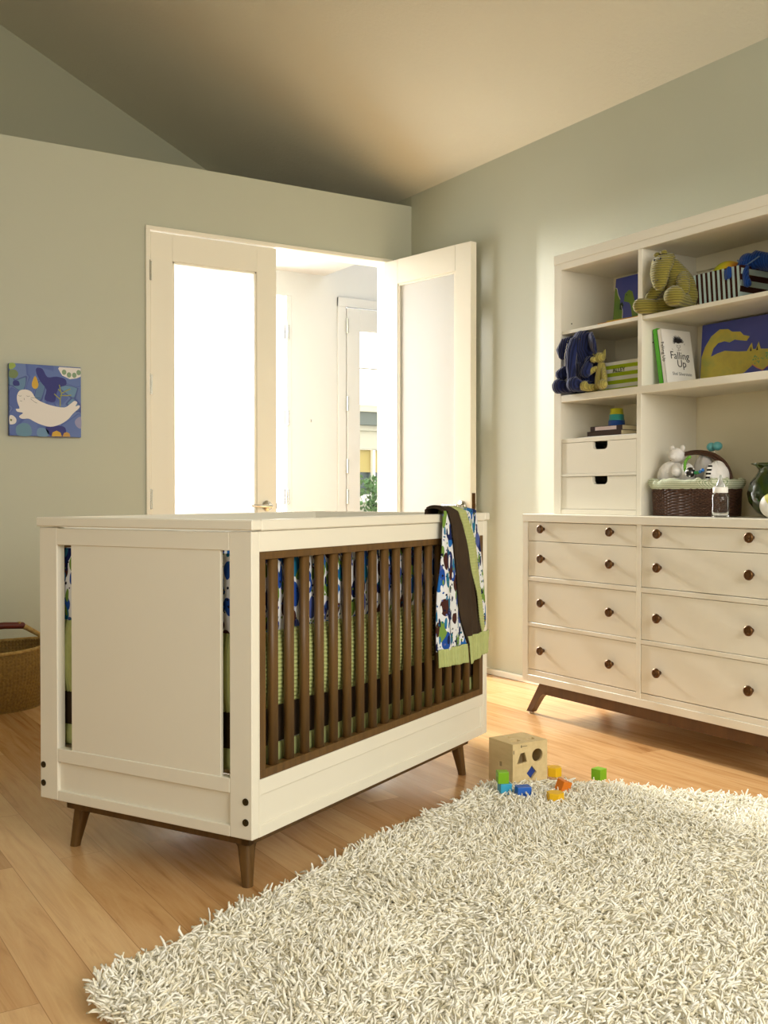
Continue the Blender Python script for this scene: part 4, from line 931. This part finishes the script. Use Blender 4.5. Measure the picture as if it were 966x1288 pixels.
# --- baby bottle
t = thing('baby_bottle', 'clear baby bottle with white collar in front of wicker basket', 'bottle', (-0.452, -2.684, ZD))
M_pl = bpy.data.materials.new('clear plastic'); M_pl.use_nodes = True
b_ = M_pl.node_tree.nodes['Principled BSDF']; b_.inputs['Base Color'].default_value = (0.97, 0.98, 0.98, 1); b_.inputs['Roughness'].default_value = 0.04; b_.inputs['Transmission Weight'].default_value = 1.0; b_.inputs['IOR'].default_value = 1.25
bm = B(); lathe(bm, [(0.001, 0.001), (0.027, 0.001), (0.030, 0.004), (0.0305, 0.03), (0.029, 0.045), (0.0305, 0.062), (0.030, 0.078), (0.024, 0.086), (0.022, 0.090), (0.0200, 0.090), (0.0225, 0.084), (0.028, 0.077), (0.0285, 0.062), (0.027, 0.045), (0.0285, 0.03), (0.028, 0.005), (0.001, 0.004)], 32, close=False)
part('bottle_body', bm, M_pl, t, True, 'clear plastic body')
bm = B(); lathe(bm, [(0.0255, 0.088), (0.0262, 0.089), (0.0262, 0.107), (0.024, 0.109), (0.015, 0.1095)], 36); part('collar', bm, M_paper, t, True, 'white collar')
M_sil = mat('silicone teat', S(222, 224, 220), 0.2); N(M_sil).b.inputs['Transmission Weight'].default_value = 0.6
bm = B(); lathe(bm, [(0.016, 0.109), (0.015, 0.116), (0.010, 0.126), (0.0065, 0.136), (0.006, 0.146), (0.004, 0.151), (0.001, 0.152)], 24); part('teat', bm, M_sil, t, True)
# --- green glass vase and ball
M_vase = bpy.data.materials.new('green marbled glass'); M_vase.use_nodes = True; k = N(M_vase)
v = k.coord(); nz = k.noise(v, 9, 3); k.col(k.ramp(nz.outputs[0], [(0.30, S(8, 34, 10)), (0.45, S(40, 70, 6)), (0.55, S(70, 90, 10)), (0.66, S(30, 76, 70)), (0.78, S(150, 160, 40))]))
k.b.inputs['Roughness'].default_value = 0.06; k.b.inputs['Coat Weight'].default_value = 0.6; k.b.inputs['Transmission Weight'].default_value = 0.35
t = thing('glass_vase', 'dark green marbled glass vase at right end of dresser top', 'vase', (-0.255, -2.790, ZD))
bm = B(); lathe(bm, [(0.001, 0.001), (0.055, 0.001), (0.085, 0.018), (0.112, 0.055), (0.118, 0.085), (0.108, 0.125), (0.084, 0.158), (0.078, 0.170), (0.088, 0.184), (0.106, 0.192), (0.104, 0.195), (0.086, 0.188), (0.073, 0.172), (0.08, 0.156), (0.10, 0.12), (0.11, 0.085), (0.1, 0.05), (0.05, 0.012), (0.001, 0.01)], 48, close=False)
part('vase_body', bm, M_vase, t, True)
bm = B(); ell(bm, (0, 0, 0.044), (0.044, 0.044, 0.044), 32, 20); M_tb = mat('white lime ball', S(230, 230, 220), 0.6); k = N(M_tb); v = k.coord((1, 1, 1)); s = k.n('ShaderNodeSeparateXYZ'); k.l(v, s.inputs[0])
k.col(k.mix(k.math('GREATER_THAN', k.math('ADD', k.math('MULTIPLY', s.outputs[1], -1.0), s.outputs[2]), 0.062), S(232, 230, 222), S(206, 204, 110)))
tag(mesh('toy_ball', bm, M_tb, None, True), 'white and lime ball in front of the green vase', 'ball').location = (-0.425, -2.885, ZD)

# ================================================================== PICTURE ON THE LEFT WALL
t = thing('canvas_picture', 'square blue canvas of a white seal on left wall', 'picture', (-2.317, 0, 1.243))
M_cv = mat('painted blue', S(92, 112, 168), 0.7); k = N(M_cv); v = k.coord(); vo = k.n('ShaderNodeTexVoronoi', feature='SMOOTH_F1'); vo.inputs['Scale'].default_value = 13; vo.inputs['Smoothness'].default_value = .3; k.l(v, vo.inputs['Vector'])
sp = k.n('ShaderNodeSeparateColor'); k.l(vo.outputs['Color'], sp.inputs[0]); k.col(k.ramp(sp.outputs[0], [(0.2, S(96, 118, 176)), (0.4, S(74, 92, 160)), (0.55, S(106, 128, 180)), (0.75, S(62, 74, 140)), (0.9, S(104, 140, 172))]))
part('canvas', bbox_(0.0, 0.342, -0.03, -0.001, 0.0, 0.346, 0.002), M_cv, t)
Q = lambda pts, d=-0.0302: [((x - 90)/725*0.342, d, (865 - y)/725*0.346) for x, y in pts]
def art(name, pts, m, d=-0.0303, sm=3, label=None):
    b = B(); q = [Vector((p[0], p[1], 0)) for p in pts]
    q = smoothpoly(q, sm) if sm else q
    poly(b, Q([(p.x, p.y) for p in q], d), (0, -0.0004, 0)); return part(name, b, m, t, label=label)
M_seal = flat('seal white', 226, 222, 218, rough=.8)
cl = lambda n, *c: flat(n, *c, rough=.8)
M_nav = cl('painted navy', 58, 62, 128); M_pg = cl('painted sage', 132, 158, 130); M_py = cl('painted ochre', 206, 168, 70)
art('dark_cloud', [(360, 175), (420, 180), (470, 260), (560, 250), (650, 270), (660, 330), (590, 360), (560, 430), (540, 510), (440, 490), (460, 390), (400, 310), (360, 230)], M_nav, -0.0301)
art('dark_cloud', [(130, 320), (180, 315), (190, 360), (135, 365)], M_nav, -0.0301)
art('dark_cloud', [(450, 770), (560, 750), (650, 770), (640, 860), (500, 860)], M_nav, -0.0301)
art('pale_wave', [(160, 770), (240, 735), (300, 770), (300, 860), (170, 860)], cl('painted teal', 104, 142, 166), -0.0301)
art('pale_wave', [(370, 790), (430, 780), (480, 810), (470, 862), (370, 862)], cl('painted teal two', 112, 146, 178), -0.0301)
art('seal_picture', [(165, 470), (190, 415), (250, 398), (310, 420), (350, 480), (420, 520), (520, 550), (640, 562), (700, 525), (745, 490), (775, 505), (755, 545), (795, 532), (795, 560), (730, 620), (680, 680), (600, 735), (500, 765), (400, 745), (330, 715), (280, 690), (215, 695), (185, 670), (225, 635), (170, 625), (155, 598), (190, 590), (170, 530)], M_seal, -0.0305, label='white painted seal')
art('water_drop', [(347, 255), (378, 330), (370, 372), (345, 387), (320, 372), (314, 330)], M_py, -0.0303)
art('sun_disc', [(510, 862), (520, 820), (560, 802), (600, 820), (614, 862)], M_py, -0.0303, 0); art('sun_disc', [(620, 862), (635, 825), (665, 812), (695, 830), (700, 862)], cl('painted amber', 190, 150, 80), -0.0303, 0)
art('flower_scallop', [(580, 168), (620, 235), (700, 268), (770, 255), (812, 235), (812, 150), (590, 150)], M_seal, -0.0302, 0)
for cx, cy in ((640, 200), (690, 225), (745, 225), (790, 195)):
    art('flower_petal', [(cx + 24*math.cos(a), cy + 28*math.sin(a)) for a in np.linspace(0, 5.6, 9)], M_pg, -0.0306, 0)
art('painted_leaf', [(92, 145), (140, 140), (155, 165), (130, 195), (92, 200)], cl('painted lime', 150, 172, 90), -0.0303)
art('painted_leaf', [(92, 215), (150, 205), (180, 245), (150, 290), (92, 280)], cl('painted moss', 116, 134, 96), -0.0303)
art('daisy', [(92 + 0, 670), (125, 665), (158, 700), (150, 740), (110, 755), (92, 745)], M_seal, -0.0303); art('daisy_centre', [(100, 698), (118, 705), (112, 722), (98, 718)], cl('moss dot', 100, 110, 60), -0.0306, 0)
art('checked_disc', [(812, 655), (770, 670), (748, 705), (765, 750), (812, 770)], cl('painted pale violet', 150, 150, 184), -0.0303)
b = B()
for p in ([(598, 550), (598, 480), (610, 430), (600, 380), (590, 335)], [(598, 480), (560, 450), (540, 430)], [(600, 440), (660, 440), (710, 432)], [(612, 420), (660, 390), (700, 370)], [(600, 400), (580, 380)]):
    tube(b, Q(p, -0.0305), 0.0026, 5)
part('seaweed_picture', b, cl('painted seaweed', 160, 164, 84), t)
b = B()
for p in ([(180, 460), (195, 470), (210, 462)], [(258, 460), (275, 468), (292, 460)], [(236, 485), (238, 505)], [(300, 478), (400, 478)], [(300, 490), (340, 520), (365, 530)], [(195, 515), (215, 518)], [(180, 632), (215, 632)]):
    tube(b, Q(p, -0.0312), 0.0007, 4, ends=False)
part('seal_face_lines', b, M_ink, t)

# ================================================================== STRAW BASKET
st = thing('straw_basket', 'round woven straw basket with leather-wrapped handle by left wall', 'basket', (-2.50, -0.290, 0))
bm = B(); NS, NR = 110, 34
def sw(u, v):
    r_ = 0.86 + 0.20*math.sin(v*PI*0.62); row = v*NR; a = 2*PI*u
    off = 0.0018*math.sin(a*NS)*(1 if int(row) % 2 else -1)*math.sin(PI*(row % 1)) + 0.0015*math.sin(a*NS)
    z = 0.004 + v*0.262 + 0.022*math.cos(a)**2*v
    return (math.cos(a)*(0.30*r_ + off), math.sin(a)*(0.215*r_ + off), z)
grid(bm, sw, NS*4, NR*3, True); f_ = [bm.verts.new((0.30*.86*math.cos(2*PI*i/48), 0.215*.86*math.sin(2*PI*i/48), 0.005)) for i in range(48)]; bm.faces.new(f_)
o = part('basket_body', bm, M_straw, st, True); so = o.modifiers.new('wall', 'SOLIDIFY'); so.thickness = 0.008
bm = B(); rp = [sw(i/80, 1.0) for i in range(81)]; tube(bm, rp, 0.009, 8, ends=False); part('basket_rim', bm, M_straw2, st, True, 'paler wrapped straw rim')
hp = [(0.285*math.cos(PI*i/24), 0.0, 0.285 + 0.155*math.sin(PI*i/24)**0.75) for i in range(25)]
hp = [(0.290, 0.0, 0.275), (0.255, 0.0, 0.315), (0.20, 0.0, 0.350), (0.165, 0.0, 0.368)]
part('handle_strand', tube(B(), hp, [0.010, 0.011, 0.012, 0.013], 10), M_straw2, st, True); part('handle_strand', tube(B(), [(-x, y, z) for x, y, z in hp], [0.010, 0.011, 0.012, 0.013], 10), M_straw2, st, True)
part('handle_grip', tube(B(), [(0.180, 0, 0.362), (0.10, 0, 0.366), (0, 0, 0.362), (-0.10, 0, 0.366), (-0.180, 0, 0.362)], 0.0155, 12), M_leather, st, True, 'red brown leather wrapped grip')

# ================================================================== SHAPE SORTER AND BLOCKS
RZ = 0.010
cb = thing('shape_sorter', 'pale wooden shape sorter cube on corner of the rug', 'toy', (-1.307, -2.577, RZ))
# local x 0..0.145 , y 0..0.122 (away), z 0..0.14
cw, cdp, chh, th = 0.145, 0.125, 0.140, 0.008
def holed(pts_out, holes, ext, to3):
    """flat board with holes: triangulated fill"""
    bm = B(); edges = []
    for loop in [pts_out] + holes:
        vs = [bm.verts.new(to3(*p)) for p in loop]
        edges += [bm.edges.new((vs[i], vs[(i+1) % len(vs)])) for i in range(len(vs))]
    bmesh.ops.triangle_fill(bm, edges=edges, use_beauty=True)
    r = bmesh.ops.extrude_face_region(bm, geom=bm.faces[:])
    bmesh.ops.translate(bm, vec=Vector(ext), verts=[g for g in r['geom'] if isinstance(g, bmesh.types.BMVert)])
    return bm
circ = lambda cx, cy, r, n=20: [(cx + r*math.cos(2*PI*i/n), cy + r*math.sin(2*PI*i/n)) for i in range(n)]
part('front_board', holed([(0, 0), (cw, 0), (cw, chh), (0, chh)], [[(0.018, 0.078), (0.060, 0.082), (0.050, 0.116), (0.032, 0.114)], circ(0.103, 0.100, 0.0225), [(0.078, 0.018), (0.100, 0.042), (0.080, 0.066), (0.058, 0.042)]], (0, th, 0), lambda a, b: (a, 0, b*(chh - th)/chh)), M_beech, cb)
part('top_board', holed([(0, 0), (cw, 0), (cw, cdp), (0, cdp)], [[(0.022, 0.030), (0.060, 0.030), (0.060, 0.052), (0.022, 0.052)], [(0.085, 0.030), (0.120, 0.030), (0.125, 0.055), (0.088, 0.055)], [(0.045, 0.078), (0.080, 0.078), (0.062, 0.105)]], (0, 0, -th), lambda a, b: (a, b, chh)), M_beech, cb)
part('side_board', holed([(th, 0), (cdp - th, 0), (cdp - th, chh - th), (th, chh - th)], [[(0.056, 0.058), (0.072, 0.056), (0.070, 0.072), (0.058, 0.074)]], (th, 0, 0), lambda a, b: (0, a, b)), M_beech, cb)
part('side_board', bbox_(cw - th, cw, th, cdp - th, 0, chh - th, 0.0), M_beech, cb); part('back_board', bbox_(0, cw, cdp - th, cdp, 0, chh - th, 0.0), M_beech, cb); part('bottom_board', bbox_(th, cw - th, th, cdp - th, 0, th, 0.0), M_beech, cb)
bm = B(); box(bm, 0.034, 0.037, -0.0004, 0.001, 0.126, 0.134, 0); box(bm, 0.037, 0.060, -0.0004, 0.001, 0.129, 0.1305, 0); box(bm, 0.003, 0.0055, -0.0004, 0.001, 0.108, 0.120, 0); part('joint_line', bm, M_ink, cb)
def block(label, loc, pts, h, m, rot=(0, 0, 0)):
    b = B(); poly(b, [(x, y, 0) for x, y in pts], (0, 0, h)); bmesh.ops.recalc_face_normals(b, faces=b.faces)
    bmesh.ops.bevel(b, geom=b.edges[:], offset=0.0015, segments=2, profile=.6, affect='EDGES')
    o = tag(mesh('toy_block', b, m), label, 'toy block', 'shape sorter blocks'); o.location = loc; o.rotation_euler = rot; return o
sq = lambda s: [(-s/2, -s/2), (s/2, -s/2), (s/2, s/2), (-s/2, s/2)]
ngon = lambda n, r, ph=0: [(r*math.cos(2*PI*i/n + ph), r*math.sin(2*PI*i/n + ph)) for i in range(n)]
MB = {n: mat('block ' + n, S(*c), 0.4) for n, c in dict(green=(122, 178, 24), cyan=(60, 166, 206), blue=(36, 100, 196), yellow=(232, 184, 20), orange=(226, 124, 22)).items()}
bz = 0.024
block('cyan cube block half sunk in the rug below a green block', (-1.402, -2.655, bz), sq(0.036), 0.036, MB['cyan'], (0, 0, R(-20)))
block('green cube block balanced on the cyan block', (-1.408, -2.651, bz + 0.0363), sq(0.034), 0.036, MB['green'], (0, 0, R(-25)))
block('royal blue block right of the cyan block', (-1.372, -2.708, bz), [(-0.022, -0.018), (0.022, -0.018), (0.022, 0.018), (-0.022, 0.018)], 0.034, MB['blue'], (0, 0, R(-22)))
block('yellow block behind, just right of the wooden cube', (-1.128, -2.572, bz), ngon(6, 0.026, .2), 0.030, MB['yellow'], (0, 0, R(-10)))
block('orange wedge block tipped on the rug', (-1.236, -2.728, bz + 0.004), [(-0.02, -0.016), (0.02, -0.018), (0.014, 0.018), (-0.012, 0.018)], 0.034, MB['orange'], (R(12), R(14), R(10)))
block('yellow hexagonal block, the nearest one on the rug', (-1.318, -2.795, bz), ngon(6, 0.027, .5), 0.028, MB['yellow'], (0, 0, R(-20)))
block('green block alone at the far rug edge', (-1.032, -2.683, bz), sq(0.036), 0.036, MB['green'], (0, 0, R(12)))
block('dark blue diamond block stuck in the cube hole', (-1.307 + 0.079, -2.577 + 0.034, RZ + 0.042), ngon(4, 0.021, 0), 0.028, flat('block navy', 30, 60, 140), (R(90), 0, 0))
BL = [(-1.402, -2.655), (-1.372, -2.708), (-1.128, -2.572), (-1.236, -2.728), (-1.318, -2.795), (-1.032, -2.683)]

# ================================================================== SHAG RUG
RG = [(-2.858, -3.235), (-2.836, -3.205), (-1.36, -2.528), (-1.285, -2.500), (-1.235, -2.530), (-0.56, -3.345), (-1.45, -4.75), (-2.55, -4.75), (-2.87, -3.31)]
rug = thing('shag_rug', 'cream shag rug with long yarn pile on the wood floor', 'rug', (0, 0, 0))
bm = B(); poly(bm, [(x, y, 0.001) for x, y in RG], (0, 0, 0.008)); part('rug_backing', bm, mat('rug backing', S(232, 224, 200), 0.95), rug)
def inpoly(X, Y, poly_):
    r = np.zeros(len(X), bool); n = len(poly_)
    for i in range(n):
        x0, y0 = poly_[i]; x1, y1 = poly_[(i+1) % n]
        cnd = ((y0 > Y) != (y1 > Y)); xi = (x1 - x0)*(Y - y0)/((y1 - y0) if y1 != y0 else 1e-9) + x0
        r ^= cnd & (X < xi)
    return r
NT = 95000
X = rng.uniform(-2.9, -0.5, NT*3); Y = rng.uniform(-4.36, -2.48, NT*3); ok = inpoly(X, Y, RG)
# leave out what lies far outside any view: keep all inside outline, stop at NT
ok &= ~((X > -1.314) & (X < -1.155) & (Y > -2.584) & (Y < -2.44))
for bx, by in BL: ok &= ((X - bx)**2 + (Y - by)**2) > 0.019**2
ok &= (Y > -4.35)
X, Y = X[ok][:NT], Y[ok][:NT]; n = len(X)
def field(x, y, s):
    return np.sin(x*7.1*s + 1.3*np.sin(y*5.3*s)) + np.sin(y*8.3*s + 1.7*np.sin(x*4.1*s + 2.0))
ang = field(X, Y, 1.0)*1.3 + rng.normal(0, 0.85, n) - 0.6
ln_ = 0.040*(0.7 + 0.5*rng.random(n)); lean = np.clip(0.78 + 0.16*field(X, Y, 1.9) + rng.normal(0, .22, n), 0.15, 1.2)
tw = rng.normal(0, 1.5, n); rad = 0.0030*(0.8 + 0.4*rng.random(n))
K = 5; Sd = 3
P0 = np.stack([X, Y, np.full(n, 0.008)], 1)
verts = np.zeros((n, K, Sd, 3), np.float32); pos = P0.copy(); prev = None
for kx in range(K):
    t_ = kx/(K - 1); el = (PI/2)*(1 - 0.05) - lean*(0.3 + 1.7*t_); aa = ang + tw*t_
    d = np.stack([np.cos(el)*np.cos(aa), np.cos(el)*np.sin(aa), np.sin(el)], 1)
    if kx: pos = pos + d*(ln_/(K - 1))[:, None]
    pos[:, 2] = np.maximum(pos[:, 2], 0.006)
    u = np.stack([-np.sin(aa), np.cos(aa), np.zeros(n)], 1); v_ = np.cross(d, u)
    rr = rad*(1.0 - 0.30*(t_ == 1))
    for j in range(Sd):
        a = 2*PI*j/Sd; verts[:, kx, j] = pos + (u*math.cos(a) + v_*math.sin(a))*rr[:, None]
vi = np.arange(n*K*Sd).reshape(n, K, Sd)
q = []
for kx in range(K - 1):
    for j in range(Sd):
        j2 = (j+1) % Sd; q.append(np.stack([vi[:, kx, j], vi[:, kx, j2], vi[:, kx+1, j2], vi[:, kx+1, j]], 1))
quads = np.stack(q, 1).reshape(-1, 4); tris = vi[:, K-1, :].reshape(-1, 3)
me = bpy.data.meshes.new('pile'); me.vertices.add(n*K*Sd); me.vertices.foreach_set('co', verts.reshape(-1))
nq, ntri = len(quads), len(tris); me.loops.add(nq*4 + ntri*3); me.loops.foreach_set('vertex_index', np.concatenate([quads.reshape(-1), tris.reshape(-1)]).astype(np.int32))
me.polygons.add(nq + ntri); me.polygons.foreach_set('loop_start', np.concatenate([np.arange(nq)*4, nq*4 + np.arange(ntri)*3]).astype(np.int32))
me.update(calc_edges=True); me.polygons.foreach_set('use_smooth', np.ones(nq + ntri, bool))
at = me.attributes.new('yarn', 'FLOAT', 'POINT'); at.data.foreach_set('value', np.repeat(rng.random(n), K*Sd).astype(np.float32))
M_yarn = mat('wool yarn', S(232, 226, 204), 0.9, 0.15); k = N(M_yarn); a_ = k.n('ShaderNodeAttribute'); a_.attribute_name = 'yarn'
k.col(k.ramp(a_.outputs['Fac'], [(0.0, S(236, 228, 202)), (0.4, S(246, 242, 226)), (1.0, S(251, 249, 240))]))
me.materials.append(M_yarn); o = bpy.data.objects.new('pile', me); C.objects.link(o); o.parent = rug; o['kind'] = 'stuff'; o['label'] = 'long cream yarn pile'
